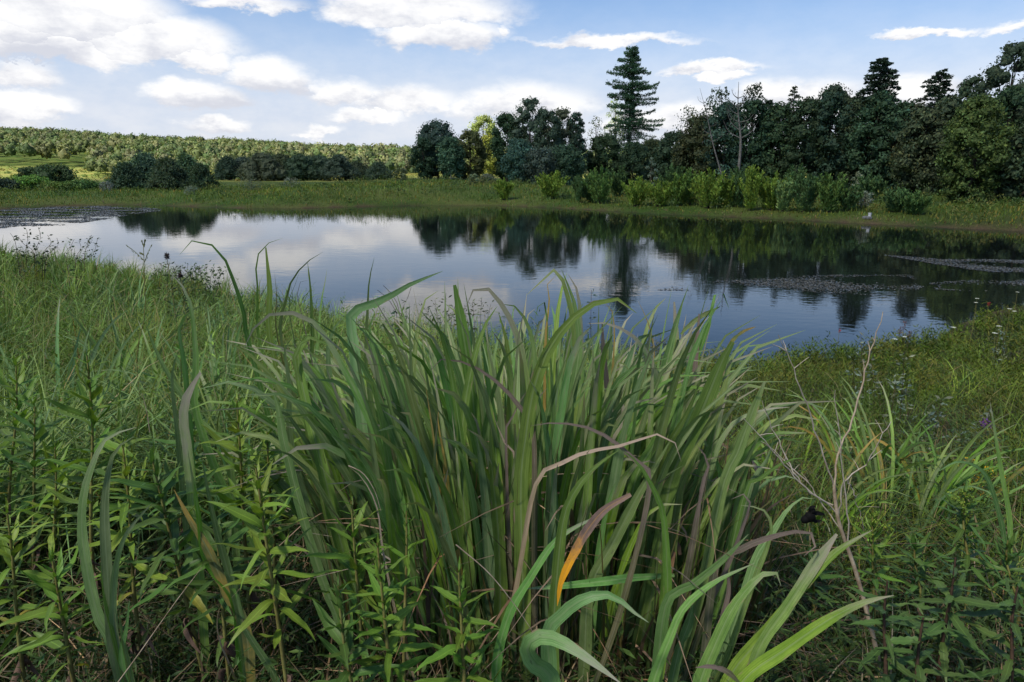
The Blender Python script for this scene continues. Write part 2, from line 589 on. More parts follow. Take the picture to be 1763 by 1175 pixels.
def build_ground():
    ys = np.concatenate([np.linspace(-40, 0, 17)[:-1], np.linspace(0, 36, 101)[:-1], np.linspace(36, 130, 64)[:-1], np.linspace(130, 740, 60)[:-1],
                         np.geomspace(740, 3500, 12)])
    xp = np.concatenate([np.linspace(0, 30, 64)[:-1], np.linspace(30, 90, 41)[:-1], np.linspace(90, 420, 32)[:-1], np.geomspace(420, 3500, 12)])
    xs = np.concatenate([-xp[::-1][:-1], xp])
    X, Y = np.meshgrid(xs, ys)
    Z = zg(X.ravel(), Y.ravel())
    V = np.stack([X.ravel(), Y.ravel(), Z], 1)
    nx, ny = len(xs), len(ys)
    i = (np.arange(ny - 1)[:, None] * nx + np.arange(nx - 1)[None]).ravel()
    F = np.stack([i, i + 1, i + nx + 1, i + nx], 1)
    # what grows there: mud by the water, dark thatch close by, dry yellow meadow beyond the pines
    d = shore_dist(V[:, 0], V[:, 1])
    mud = np.array([0.060, 0.046, 0.030])
    thatch = np.array([0.030, 0.032, 0.015])
    turf = np.array([0.060, 0.085, 0.022])
    meadow = np.array([0.19, 0.195, 0.060])
    k = sstep(0.05, 0.5, d)[:, None]
    far = sstep(35, 60, V[:, 1])[:, None]
    mead = (sstep(150, 168, V[:, 1]) * (1 - sstep(325, 350, V[:, 1])))[:, None]
    c = mud * (1 - k) + k * (thatch * (1 - far) + turf * far)
    c = c * (1 - mead) + meadow * mead
    m, t, out = new_mat('ground')
    a = t.node('ShaderNodeAttribute')
    a.attribute_name = 'Col'
    tc = t.node('ShaderNodeTexCoord')
    n1 = t.noise(tc.outputs['Object'], 9.0, 8.0, 0.7)
    n2 = t.noise(tc.outputs['Object'], 0.12, 5.0, 0.6)
    c2 = t.mix(1.0, a.outputs['Color'], t.mix(t.smooth(n1, 0.3, 0.7), (0.5, 0.5, 0.5), (1.5, 1.5, 1.4)), 'MULTIPLY')
    c2 = t.mix(1.0, c2, t.mix(t.smooth(n2, 0.35, 0.65), (0.62, 0.85, 0.6), (1.25, 1.1, 1.1)), 'MULTIPLY')
    p = t.node('ShaderNodeBsdfPrincipled')
    t.put(p.inputs['Base Color'], c2)
    p.inputs['Roughness'].default_value = 0.95
    p.inputs['Specular IOR Level'].default_value = 0.1
    bn = t.node('ShaderNodeBump')
    bn.inputs['Strength'].default_value = 0.6
    bn.inputs['Distance'].default_value = 0.05
    t.l.new(n1, bn.inputs['Height'])
    t.l.new(bn.outputs[0], p.inputs['Normal'])
    t.l.new(p.outputs[0], out.inputs[0])
    o = obj('ground', mesh_from('ground', V, F, colr=c, smooth=True), m)
    tag(o, 'sloping pond banks and rising land under the vegetation', 'ground', kind='structure')


build_ground()


def build_water():
    x0, y0 = POND.min(0) - 3
    x1, y1 = POND.max(0) + 3
    nx, ny = 24, 24
    X, Y = np.meshgrid(np.linspace(x0, x1, nx), np.linspace(y0, y1, ny))
    V = np.stack([X.ravel(), Y.ravel(), np.zeros(nx * ny)], 1)
    i = (np.arange(ny - 1)[:, None] * nx + np.arange(nx - 1)[None]).ravel()
    F = np.stack([i, i + 1, i + nx + 1, i + nx], 1)
    m, t, out = new_mat('pond_water')
    tc = t.node('ShaderNodeTexCoord')
    p = t.node('ShaderNodeBsdfPrincipled')
    p.inputs['Base Color'].default_value = (0.007, 0.010, 0.009, 1)
    p.inputs['Roughness'].default_value = 0.02
    p.inputs['IOR'].default_value = 1.333
    p.inputs['Specular IOR Level'].default_value = 0.5
    mp = t.node('ShaderNodeMapping')
    t.l.new(tc.outputs['Object'], mp.inputs[0])
    mp.inputs['Scale'].default_value = (0.75, 1.35, 1.0)
    mp.inputs['Rotation'].default_value = (0, 0, math.radians(12))
    rip = t.noise(mp.outputs[0], 3.6, 3.0, 0.5)
    swell = t.noise(mp.outputs[0], 0.9, 2.0, 0.5)
    gust = t.noise(tc.outputs['Object'], 0.045, 3.0, 0.5)     # breezy and still patches
    amp = t.smooth(gust, 0.40, 0.62, 0.25, 1.0)
    h = t.m('ADD', t.m('MULTIPLY', rip, amp), t.m('MULTIPLY', swell, 1.2))
    bn = t.node('ShaderNodeBump')
    bn.inputs['Strength'].default_value = 1.0
    bn.inputs['Distance'].default_value = 0.0022
    t.l.new(h, bn.inputs['Height'])
    t.l.new(bn.outputs[0], p.inputs['Normal'])
    t.l.new(p.outputs[0], out.inputs[0])
    o = obj('pond_water', mesh_from('pond_water', V, F), m)
    tag(o, 'dark still pond mirroring the sky and trees', 'water', kind='structure')


build_water()


def build_shade_cloud():
    """unseen cloud added overhead, sized and shaped to shade the pond and both banks"""
    c0 = Vector((20.0, 66.0, 0.0)) + SUN * (420.0 / SUN.z)  # unseen cloud, set towards the sun so its shadow lands on the pond
    nu, nv = 72, 26
    V = []
    for j in range(nv + 1):
        ph = -PI / 2 + PI * j / nv
        for i in range(nu):
            th = 2 * PI * i / nu
            e = 0.5
            cx = math.copysign(abs(math.cos(th)) ** e, math.cos(th))
            sy = math.copysign(abs(math.sin(th)) ** e, math.sin(th))
            b = 1 + 0.035 * math.sin(7 * th + 3 * ph) + 0.025 * math.sin(13 * th - 5 * ph + 1) + 0.015 * math.sin(23 * th + 9 * ph)
            r = max(0.0, math.cos(ph)) ** 0.45 * b
            V.append((c0.x + 330 * cx * r, c0.y + 118 * sy * r, c0.z + (95 if ph > 0 else 28) * math.sin(ph) * (1 + .2 * math.sin(9 * th + 4 * ph))))
    F = []
    for j in range(nv):
        for i in range(nu):
            k = (i + 1) % nu
            F.append((j * nu + i, j * nu + k, (j + 1) * nu + k, (j + 1) * nu + i))
    m, t, out = new_mat('cloud')
    p = t.node('ShaderNodeBsdfPrincipled')
    p.inputs['Base Color'].default_value = (0.9, 0.9, 0.92, 1)
    p.inputs['Roughness'].default_value = 1.0
    tr = t.node('ShaderNodeBsdfTransparent')
    mx = t.node('ShaderNodeMixShader')
    mx.inputs[0].default_value = 0.62          # each skin of the thin cloud passes this much
    t.l.new(p.outputs[0], mx.inputs[1])
    t.l.new(tr.outputs[0], mx.inputs[2])
    t.l.new(mx.outputs[0], out.inputs[0])
    o = obj('shade_cloud', mesh_from('shade_cloud', np.array(V), np.array(F), smooth=True), m)
    tag(o, 'unseen white cloud overhead, added to keep the pond in shade', 'cloud', kind='stuff')


build_shade_cloud()


# ------------------------------------------------------------------ trees
TREE = 2.0


def crown_cards(j, centres, radii, ncard, size, aspect, base, amt, flat=0.85, shell=0.55, outward=0.0):
    for c, r in zip(centres, radii):
        n = max(6, int(0.78 * ncard * (r / max(radii)) ** 2))
        d = rdir(n, -0.75, 1.0)
        rad = r * (shell + (1.22 - shell) * rng.random(n) ** 0.8)[:, None]
        P = c + d * rad * np.array([1, 1, flat])
        N = unit(d + rng.normal(0, 0.55, (n, 3)))
        A = unit(np.cross(N, rdir(n)) + outward * d)
        lobe = np.asarray(base) * math.exp(rng.normal(0, 0.16))
        s = size * rng.uniform(0.6, 1.35, n)
        V, F, C = cards(P, A, N, s * 0.78, s * 0.78 * aspect, tint(lobe * TREE, n, amt))
        j.add(V, F, C)


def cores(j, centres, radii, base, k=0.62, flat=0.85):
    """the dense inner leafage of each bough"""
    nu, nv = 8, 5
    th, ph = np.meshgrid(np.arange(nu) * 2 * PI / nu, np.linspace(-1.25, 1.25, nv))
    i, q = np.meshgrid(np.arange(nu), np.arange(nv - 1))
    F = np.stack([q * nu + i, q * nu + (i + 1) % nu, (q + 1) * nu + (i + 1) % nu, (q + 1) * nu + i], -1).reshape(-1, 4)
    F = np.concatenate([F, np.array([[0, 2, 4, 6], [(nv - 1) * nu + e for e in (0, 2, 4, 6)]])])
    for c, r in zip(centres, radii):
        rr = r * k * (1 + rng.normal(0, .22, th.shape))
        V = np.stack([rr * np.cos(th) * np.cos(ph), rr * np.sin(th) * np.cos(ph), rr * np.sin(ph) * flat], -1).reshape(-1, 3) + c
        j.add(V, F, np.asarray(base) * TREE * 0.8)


def limbs(j, base, top, r0, targets, sides=6, col=None):
    P = spline([base, base * 0.6 + top * 0.4 + np.array([rng.normal(0, .02), rng.normal(0, .02), 0]) * (top[2] - base[2]), top], 10)
    V, F = tube(P, [r0 * 1.25, r0, r0 * 0.6, r0 * 0.15], sides)
    j.add(V, F)
    for t in targets:
        k = np.clip((t[2] - base[2]) / (top[2] - base[2]) * 0.75 - 0.06, 0.08, 0.85)
        s = P[int(k * 10)]
        mid = (s + t) / 2 + np.array([0, 0, 0.06 * np.linalg.norm(t - s)])
        V, F = tube(spline([s, mid, t], 5), [r0 * 0.38 * (1 - k * .5), r0 * 0.08], 4)
        j.add(V, F)


def tree_pos(px, top, Y):
    if px > 1150 and Y > 72:
        Y = 72 + (Y - 72) * 0.6      # the right-hand wood stands close behind the shore
    p = at(px, top, Y)
    g = ground(p.x, Y)
    h = p.z - g.z
    return np.array(g), h, depth_of(p) / 1175.0


def leaf_tree(name, label, px, top, hw, Y, col, cat='tree', group=None, nlobe=20, ncard=330, size=0.42, aspect=0.6, lo=0.10, amt=0.24, shape=0.8,
              bark=None, sparse=1.0, lobe=0.42, outward=0.0, cone=False):
    g, h, m = tree_pos(px, top, Y)
    R = hw * m
    col = np.asarray(col) * np.array([math.exp(rng.normal(0, .13)), 1.0, math.exp(rng.normal(0, .10))]) * math.exp(rng.normal(0, .10))
    root = thing(name, label, cat, g, group)
    cen, rad = [], []
    nlobe = int(nlobe * 1.5)
    lobe *= 0.80
    for i in range(nlobe):
        t = (i + 0.5) / nlobe
        prof = math.sin(PI * min(1, max(0.0, 0.10 + 0.84 * t))) ** shape
        if cone:
            prof = (1 - t) ** 0.62 * 0.95 + 0.06
        elif t < 0.3:
            prof = max(prof, 0.62 + t * 0.9)
        a = i * 2.399 + rng.uniform(-.5, .5)
        lr = R * lobe * rng.uniform(0.75, 1.2) * (0.62 + 0.5 * prof)
        rr = max(0.0, R * prof - lr * 0.75) * rng.uniform(0.75, 1.1)
        z = h * (lo + (1 - lo) * t)
        z = min(z, h - lr * 0.78)
        cen.append(np.array([math.cos(a) * rr, math.sin(a) * rr, max(lr * 0.7, z)]))
        rad.append(lr)
    j = Join()
    crown_cards(j, cen, rad, int(ncard * sparse), size, aspect, col, amt, outward=outward)
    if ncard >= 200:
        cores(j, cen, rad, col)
    c = obj('crown', j.mesh('crown'), M_FOL, root)
    j = Join()
    limbs(j, np.zeros(3), np.array([0, 0, h * 0.9]), max(0.05, h * 0.014), [x for x in cen[::2]])
    obj('trunk', j.mesh('trunk', True), bark or M_BARK, root)
    return root


def conifer(name, label, px, top, hw, Y, col, group=None, nb=80, ncard=60, droop=0.25, lo=0.12, power=0.75, size=0.4, dens=1.0, bark=None, jag=0.3, tuft=0.33):
    g, h, m = tree_pos(px, top, Y)
    R = hw * m
    root = thing(name, label, 'tree', g, group)
    jc, jt = Join(), Join()
    V, F = tube(spline([(0, 0, 0), (0.01 * h, 0, h * .5), (0, 0, h)], 10), [h * 0.017, h * 0.012, h * 0.002], 6)
    jt.add(V, F)
    for i in range(nb):
        t = (i + rng.random()) / nb
        z = h * (lo + (0.985 - lo) * t)
        L = R * ((1 - t) ** power * 0.95 + 0.05) * rng.uniform(1 - jag, 1 + jag * 0.35)
        a = i * 2.399 + rng.normal(0, .35)
        d = np.array([math.cos(a), math.sin(a), 0])
        rise = 0.30 * (t - 0.35)
        tip = np.array([0, 0, z]) + d * L + np.array([0, 0, L * (rise - droop * 0.5)])
        s0 = np.array([0, 0, z])
        mid = (s0 + tip) / 2 + np.array([0, 0, L * droop * 0.35])
        B = spline([s0, mid, tip], 8)
        V, F = tube(B, [h * 0.004, h * 0.001], 4)
        jt.add(V, F)
        n = int(ncard * dens * (0.35 + L / R))
        s = rng.random(n) ** 0.8 * 0.9 + 0.12
        base = np.stack([np.interp(s, np.linspace(0, 1, 9), B[:, k]) for k in range(3)], 1)
        side = np.array([-d[1], d[0], 0])
        w = L * tuft * (1.05 - s * 0.75) + 0.15
        off = side * (rng.uniform(-1, 1, n) * w)[:, None] + np.array([0, 0, 1]) * rng.normal(0.04, 0.10, n)[:, None] * (0.5 + 0.25 * L)
        P = base + off
        A = unit(d * 0.8 + side * (rng.normal(0, 0.7, n))[:, None] + np.array([0, 0, 1]) * rng.normal(0.1, 0.45, n)[:, None])
        N = unit(np.array([0, 0, 1.0]) + rng.normal(0, 0.6, (n, 3)))
        sz = size * rng.uniform(0.6, 1.3, n)
        V, F, C = cards(P, A, N, sz, sz * 0.42, tint(np.asarray(col) * TREE * math.exp(rng.normal(0, .12)), n, 0.24))
        jc.add(V, F, C)
    obj('crown', jc.mesh('crown'), M_FOL, root)
    obj('trunk', jt.mesh('trunk', True), bark or M_BARK, root)
    return root


def white_pine():
    Y, px = 144, 1090
    g, h, m = tree_pos(px, 85, Y)
    root = thing('white_pine', 'tall white pine in layered tiers rising above all the other trees', 'tree', g)
    s = 1 / 5.873
    # tiers read off the photograph: height, reach to the left, reach to the right (in the enlargement's pixels from the trunk)
    tiers = [(30, 70, 50), (70, 90, 60), (110, 75, 65), (150, 150, 85), (185, 60, 80), (215, 175, 60), (245, 190, 140), (255, 255, 30), (285, 165, 185), (320, 90, 100),
             (372, 260, 275), (405, 150, 180), (430, 190, 255), (470, 120, 245), (500, 240, 90), (515, 215, 30), (545, 60, 275), (580, 60, 255), (600, 245, 60), (625, 200, 40),
             (665, 60, 250), (690, 150, 120), (730, 190, 130), (760, 150, 350), (795, 230, 330), (830, 270, 290), (860, 200, 250), (890, 260, 240), (920, 220, 250), (960, 190, 210), (1000, 200, 180), (1050, 150, 190)]
    jc, jt = Join(), Join()
    V, F = tube(spline([(0, 0, 0), (-0.10, 0, h * .4), (.12, 0, h * .75), (0, 0, h * 0.985)], 14), [0.52, 0.36, 0.2, 0.05], 8)
    jt.add(V, F)
    col = (0.030, 0.062, 0.034)
    for (ty, le, ri) in tiers:
        z0 = at(px, 80 + ty * s, Y).z - g[2]
        for b in range(7):
            a = b * 2 * PI / 7 + rng.uniform(-.3, .3)
            ca = math.cos(a)
            reach = (ri if ca > 0 else le) * s * m
            L = reach * (0.55 + 0.45 * abs(ca)) * rng.uniform(0.45, 1.10)
            if b == 0:
                a, L = 0.0, ri * s * m
            if b == 3:
                a, L = PI, le * s * m
            d = np.array([math.cos(a), math.sin(a), 0])
            low = ty > 800
            up = rng.uniform(-.2, -.05) if low else rng.uniform(-0.06, 0.20)
            z = z0 + rng.normal(0, 0.16) - L * up
            B = spline([(0, 0, z), tuple(d * L * 0.5 + np.array([0, 0, z + L * up * 0.2])), tuple(d * L + np.array([0, 0, z + L * up]))], 8)
            V, F = tube(B, [0.08, 0.02], 4)
            jt.add(V, F)
            n = int((120 if low else 235) * (0.22 + L / 6.0))
            q = 0.22 + 0.80 * rng.random(n) ** 0.75
            base = np.stack([np.interp(q, np.linspace(0, 1, 9), B[:, k]) for k in range(3)], 1)
            side = np.array([-d[1], d[0], 0])
            off = side * (rng.uniform(-1, 1, n) * (0.32 * L * (1.1 - q * .6) + 0.3))[:, None]
            off[:, 2] += rng.normal(0.10, 0.16, n)
            A = unit(d * 0.6 + rng.normal(0, 0.5, (n, 3)) + np.array([0, 0, 0.5]))
            sz = rng.uniform(0.26, 0.46, n)
            V, F, C = cards(base + off, A, rdir(n), sz, sz * 0.4, tint(np.array(col) * TREE * math.exp(rng.normal(0, .12)), n, 0.24))
            jc.add(V, F, C)
    obj('crown', jc.mesh('crown'), M_FOL, root)
    obj('trunk', jt.mesh('trunk', True), M_BARK, root)


def snag(label, px, top, Y, base_px, seed, thick=0.22, nb=9):
    r = np.random.default_rng(seed)
    g, h, m = tree_pos(px, top, Y)
    b = at(base_px, top, Y)
    gb = np.array(ground(b.x, Y))
    root = thing('dead_tree', label, 'dead tree', gb)
    tip = np.array([g[0] - gb[0], 0, h + g[2] - gb[2]])
    j = Join()
    P = spline([(0, 0, 0), tuple(tip * 0.45 + np.array([r.normal(0, .2), 0, 0])), tuple(tip * 0.75), tuple(tip)], 14)
    V, F = tube(P, [thick * 1.2, thick, thick * 0.55, thick * 0.12], 7)
    obj('trunk', mesh_from('trunk', V, F, smooth=True), M_DEADWOOD, root)
    for i in range(nb):
        k = 0.5 + 0.45 * i / nb
        s = P[int(k * 14)]
        a = r.uniform(-.5, .5) + (0 if i % 2 else PI)
        L = h * r.uniform(0.12, 0.28) * (1.2 - k)
        e = s + np.array([math.cos(a) * L, math.sin(a) * L * .6, L * r.uniform(0.5, 1.3)])
        mid = (s + e) / 2 + np.array([math.cos(a) * L * .15, 0, -L * .12])
        V, F = tube(spline([s, mid, e], 6), [thick * 0.4, thick * 0.07], 5)
        bo = obj('branch', mesh_from('branch', V, F, smooth=True), M_DEADWOOD, root)
        for q in range(3):
            s2 = s + (e - s) * r.uniform(.4, .8)
            e2 = s2 + np.array([r.normal(0, .4), r.normal(0, .3), r.uniform(.2, .9)]) * L * 0.4
            V, F = tube(spline([s2, (s2 + e2) / 2 + .02, e2], 3), [thick * 0.14, thick * 0.04], 4)
            obj('twig', mesh_from('twig', V, F, smooth=True), M_DEADWOOD, bo)


def willow(name, label, px, top, hw, Y, col, group=None, nst=26, leaf=0.30, spread=1.0, narrow=0.26):
    """upright shrub of many leafy shoots"""
    g, h, m = tree_pos(px, top, Y)
    R = hw * m
    root = thing(name, label, 'shrub', g, group)
    jc, jt = Join(), Join()
    for i in range(nst):
        a = rng.uniform(0, 2 * PI)
        q = math.sqrt(rng.random())
        hh = h * rng.uniform(0.70, 1.04) * (1 - 0.32 * q * q)
        d = np.array([math.cos(a), math.sin(a), 0])
        tip = d * R * q * spread + np.array([0, 0, hh])
        B = spline([tuple(d * 0.12 * R * q), tuple(d * R * q * 0.45 + np.array([0, 0, hh * 0.5])), tuple(tip)], 8)
        V, F = tube(B, [0.03, 0.006], 4)
        jt.add(V, F)
        n = int(20 + 36 * hh)
        s = rng.random(n) ** 0.85 * 0.94 + 0.06
        base = np.stack([np.interp(s, np.linspace(0, 1, 9), B[:, k]) for k in range(3)], 1)
        dr = rdir(n, -0.1, 0.8)
        w = (0.10 + 0.30 * (1 - s) * R)[:, None]
        P = base + dr * w * rng.random((n, 1))
        A = unit(dr * 0.8 + np.array([0, 0, 0.7]))
        sz = 1.12 * leaf * rng.uniform(0.6, 1.3, n)
        V, F, C = cards(P, A, rdir(n, 0, 1), sz, sz * narrow * 1.3, tint(np.asarray(col) * TREE * math.exp(rng.normal(0, .14)), n, 0.22))
        jc.add(V, F, C)
    obj('foliage', jc.mesh('foliage'), M_FOL, root)
    obj('stems', jt.mesh('stems', True), M_BARK, root)
    return root


ORD = ['first', 'second', 'third', 'fourth', 'fifth', 'sixth', 'seventh', 'eighth', 'ninth', 'tenth', 'eleventh', 'twelfth', 'thirteenth', 'fourteenth',
       'fifteenth', 'sixteenth', 'seventeenth', 'eighteenth', 'nineteenth', 'twentieth']
DARK = (0.030, 0.052, 0.030)
BLUEG = (0.044, 0.068, 0.042)
MID = (0.042, 0.078, 0.028)
OLIVE = (0.058, 0.074, 0.028)
BRIGHT = (0.088, 0.132, 0.022)


FS = np.array([[a, b] for a, b, _ in shore_px[:22]], float)


def shore_y(px):
    return on_plane(px, float(np.interp(px, FS[:, 0], FS[:, 1])), 0).y


def build_far_trees():
    left1 = [(213, 284, 27, 101), (248, 262, 31, 105), (286, 276, 26, 99), (318, 263, 28, 104), (343, 286, 19, 100)]
    for i, (px, top, hw, Y) in enumerate(left1):
        leaf_tree('bushy_pine', ORD[i] + ' from the meadow of five dark pines in the clump beside the sunlit field', px, top - 3 + 5 * (i % 2), hw * 1.35 * (.9 + .25 * ((i * 7) % 3) / 2), Y, BLUEG if i % 2 else DARK, group='dark pines beside the sunlit meadow', nlobe=34, ncard=230, size=0.62, aspect=0.28, lo=0.0, lobe=0.36, outward=1.2, cone=True)
    left2 = [(390, 272, 21, 176), (417, 268, 25, 182), (450, 265, 27, 172), (482, 262, 29, 178), (516, 268, 25, 174), (547, 266, 27, 180), (582, 270, 27, 172), (612, 276, 21, 178), (651, 283, 15, 170)]
    for i, (px, top, hw, Y) in enumerate(left2):
        leaf_tree('bushy_pine', ORD[i] + ' of nine dark pines in the long row behind the far grassy bank', px, top - 3 + 5 * (i % 2), hw * 1.6 * (.9 + .25 * ((i * 7) % 3) / 2), Y, (0.028, 0.044, 0.027) if i % 3 else (0.022, 0.038, 0.023), group='dark pines in a row behind the far bank', nlobe=34, ncard=230, size=0.62, aspect=0.28, lo=0.0, lobe=0.36, outward=1.2, cone=True)
    leaf_tree('bushy_tree', 'low spreading dark tree in front of the sunlit meadow', 88, 284, 36, 118, (0.030, 0.048, 0.022), nlobe=16, ncard=260)
    leaf_tree('bushy_tree', 'small dark flat-topped tree at the edge of the sunlit meadow', 47, 288, 20, 124, (0.034, 0.052, 0.024), nlobe=10, ncard=220)
    leaf_tree('shrub', 'bright green rounded shrub before the dark spreading tree', 52, 303, 30, 98, (0.060, 0.105, 0.022), 'shrub', nlobe=12, ncard=240, size=.36, lo=0.0)
    leaf_tree('shrub', 'dark rounded shrub at the left edge of the far bank', 6, 308, 22, 94, (0.028, 0.044, 0.026), 'shrub', nlobe=10, ncard=240, size=.36, lo=0.0)
    leaf_tree('shrub', 'low dark green shrub under the sunlit meadow, nearest the pines', 140, 311, 26, 96, (0.045, 0.080, 0.022), 'shrub', nlobe=10, ncard=220, size=.36, lo=0.0)
    leaf_tree('shrub', 'small olive shrub between the bright shrub and the pine clump', 105, 314, 22, 95, (0.05, 0.09, 0.024), 'shrub', nlobe=10, ncard=220, size=.36, lo=0.0)
    # middle group
    leaf_tree('broadleaf_tree', 'tallest dark rounded tree at the end of the hill ridge', 752, 207, 42, 138, DARK, nlobe=26, ncard=330, lo=0.06)
    leaf_tree('broadleaf_tree', 'dark tree with foliage to the ground at the ridge end', 727, 238, 25, 134, (0.030, 0.054, 0.030), nlobe=16, ncard=300, lo=0.03)
    leaf_tree('broadleaf_tree', 'dark grey-green tree with a pale slim trunk on the grassy bank', 775, 236, 28, 126, (0.036, 0.060, 0.036), nlobe=16, ncard=300, lo=0.10, bark=M_PALEBARK)
    leaf_tree('broadleaf_tree', 'olive-brown tree beside the gap with the sunlit tree', 808, 224, 34, 131, (0.048, 0.056, 0.022), nlobe=20, ncard=300, lo=0.04)
    leaf_tree('broadleaf_tree', 'yellow-green sunlit tree showing behind the dark ones', 832, 198, 33, 200, (0.15, 0.18, 0.040), nlobe=22, ncard=320, size=0.55, lo=0.04)
    leaf_tree('broadleaf_tree', 'lower sunlit yellow-green tree filling the gap between the dark groves', 842, 232, 30, 188, (0.15, 0.19, 0.040), nlobe=18, ncard=300, size=0.5, lo=0.02)
    for (px, top, hw, Y, c, lab) in [(872, 194, 35, 132, DARK, 'dark poplar first in the tight grove left of the tall pine'), (913, 168, 40, 130, BLUEG, 'highest dark poplar in the tight grove left of the tall pine'),
                                     (945, 190, 30, 124, DARK, 'narrow poplar in front of the middle of the tight grove'), (968, 186, 33, 128, BLUEG, 'dark round-topped poplar, fourth in the tight grove'),
                                     (993, 193, 19, 125, (0.032, 0.058, 0.038), 'slim pointed poplar at the pine end of the tight grove'), (893, 240, 30, 118, (0.034, 0.062, 0.036), 'shorter grey-green poplar before the tight grove'),
                                     (930, 255, 33, 116, DARK, 'low dark poplar at the foot of the tight grove'), (975, 250, 33, 117, DARK, 'low bushy dark poplar below the slim pointed one')]:
        leaf_tree('poplar_tree', lab, px, top, hw, Y, c, group='dark poplar grove left of the tall pine', nlobe=24, ncard=310, lo=0.03, size=0.4, shape=0.7)
    leaf_tree('small_tree', 'thin open-topped tree in the gap left of the tall pine', 1027, 200, 20, 134, OLIVE, nlobe=14, ncard=60, size=.38, lo=0.35, lobe=.36)
    leaf_tree('small_tree', 'pale sunlit tree glimpsed behind the tall pine', 1060, 170, 18, 182, (0.15, 0.19, 0.07), nlobe=16, ncard=170, size=.42, lo=0.25)
    leaf_tree('broadleaf_tree', 'dark thicket tree at the foot of the tall pine', 1042, 232, 40, 132, (0.024, 0.042, 0.022), nlobe=20, ncard=300, lo=0.02)
    leaf_tree('broadleaf_tree', 'dark low tree right of the foot of the tall pine', 1128, 238, 44, 136, (0.024, 0.040, 0.020), nlobe=20, ncard=280, lo=0.02)
    white_pine()
    leaf_tree('broadleaf_tree', 'dark bushy tree directly before the tall pine trunk', 1092, 244, 34, 128, (0.024, 0.042, 0.021), nlobe=18, ncard=280, lo=0.0)
    leaf_tree('slender_tree', 'sparse slender tree with drooping twigs just right of the tall pine', 1186, 184, 34, 122, (0.045, 0.055, 0.032), nlobe=18, ncard=70, size=.36, lo=0.25, bark=M_PALEBARK, lobe=.36)
    leaf_tree('broadleaf_tree', 'clumpy dark tree behind the leaning dead trunk', 1240, 152, 37, 120, DARK, nlobe=18, ncard=190, lo=0.22, lobe=.38)
    leaf_tree('broadleaf_tree', 'dark open tree behind the forked dead tree', 1300, 145, 37, 119, (0.026, 0.040, 0.022), nlobe=22, ncard=170, lo=0.12, lobe=.36)
    conifer('hemlock_tree', 'ragged dark conifer right behind the forked dead tree', 1325, 172, 40, 117, (0.026, 0.042, 0.024), nb=90, size=.5, power=.5)
    snag('forked pale dead tree with bare twigs above the dark treetops', 1296, 132, 84, 1283, 3, 0.16, 11)
    snag('thin leaning pale dead trunk left of the forked dead tree', 1228, 142, 86, 1266, 5, 0.09, 7)
    conifer('larch_tree', 'pale green thin pointed conifer between dark trees', 1369, 147, 31, 113, (0.050, 0.062, 0.038), nb=90, ncard=60, dens=0.8, power=.55, size=.34, bark=M_PALEBARK)
    leaf_tree('broadleaf_tree', 'bushy grey-green treetop left of the high pointed spruce', 1437, 146, 49, 110, (0.036, 0.050, 0.032), nlobe=26, ncard=230, lo=0.10, lobe=.36)
    conifer('spruce_tree', 'high dark spruce with a broad pointed crown among the broadleaf trees', 1520, 100, 52, 101, (0.022, 0.036, 0.024), nb=150, ncard=90, power=0.36, lo=0.02, droop=.2, size=.5)
    conifer('hemlock_tree', 'open-branched dark conifer with ragged top right of the high spruce', 1622, 120, 58, 97, (0.024, 0.038, 0.024), nb=100, ncard=80, power=0.42, jag=.5, size=.5)
    leaf_tree('broadleaf_tree', 'brownish dark tree below the ragged conifer', 1572, 176, 49, 93, (0.034, 0.042, 0.022), nlobe=22, ncard=260, lo=0.04)
    leaf_tree('broadleaf_tree', 'lower brown-green tree between the spruce and the ragged conifer', 1600, 210, 49, 84, (0.034, 0.044, 0.022), nlobe=22, ncard=260, lo=0.02)
    leaf_tree('broadleaf_tree', 'dark tree rising behind the bright green tree', 1680, 130, 43, 92, (0.028, 0.044, 0.024), nlobe=20, ncard=230, lo=0.10)
    leaf_tree('broadleaf_tree', 'big green leafy tree standing forward at the right end of the far shore', 1690, 166, 58, 63, (0.032, 0.058, 0.016), nlobe=40, ncard=330, size=.34, lo=0.04, lobe=.34)
    leaf_tree('broadleaf_tree', 'tallest dark tree at the right edge of the picture', 1752, 72, 66, 88, (0.028, 0.044, 0.026), nlobe=30, ncard=240, lo=0.12, lobe=.34)
    leaf_tree('broadleaf_tree', 'dark tree cut by the right edge behind the bright green tree', 1790, 130, 66, 78, (0.026, 0.044, 0.024), nlobe=26, ncard=260, lo=0.04)
    # dark thicket that closes the wood below the treetops
    thick = [(1165, 226, 42, 126), (1208, 198, 46, 117), (1252, 176, 44, 113), (1300, 170, 46, 111), (1345, 178, 44, 110), (1392, 168, 46, 107), (1436, 160, 48, 105),
             (1478, 164, 46, 104), (1518, 158, 48, 97), (1556, 174, 48, 93), (1600, 186, 50, 82), (1640, 166, 48, 86), (1745, 150, 54, 77), (1782, 210, 52, 62)]
    for i, (px, top, hw, Y) in enumerate(thick):
        leaf_tree('understorey_tree', ORD[i] + ' of the low dark understorey trees right of the tall pine', px, top, hw, Y, [(0.024, 0.038, 0.020), (0.030, 0.042, 0.022), (0.026, 0.044, 0.024)][i % 3],
                  group='dark understorey trees of the far wood', nlobe=22, ncard=300, lo=0.0, size=.5)
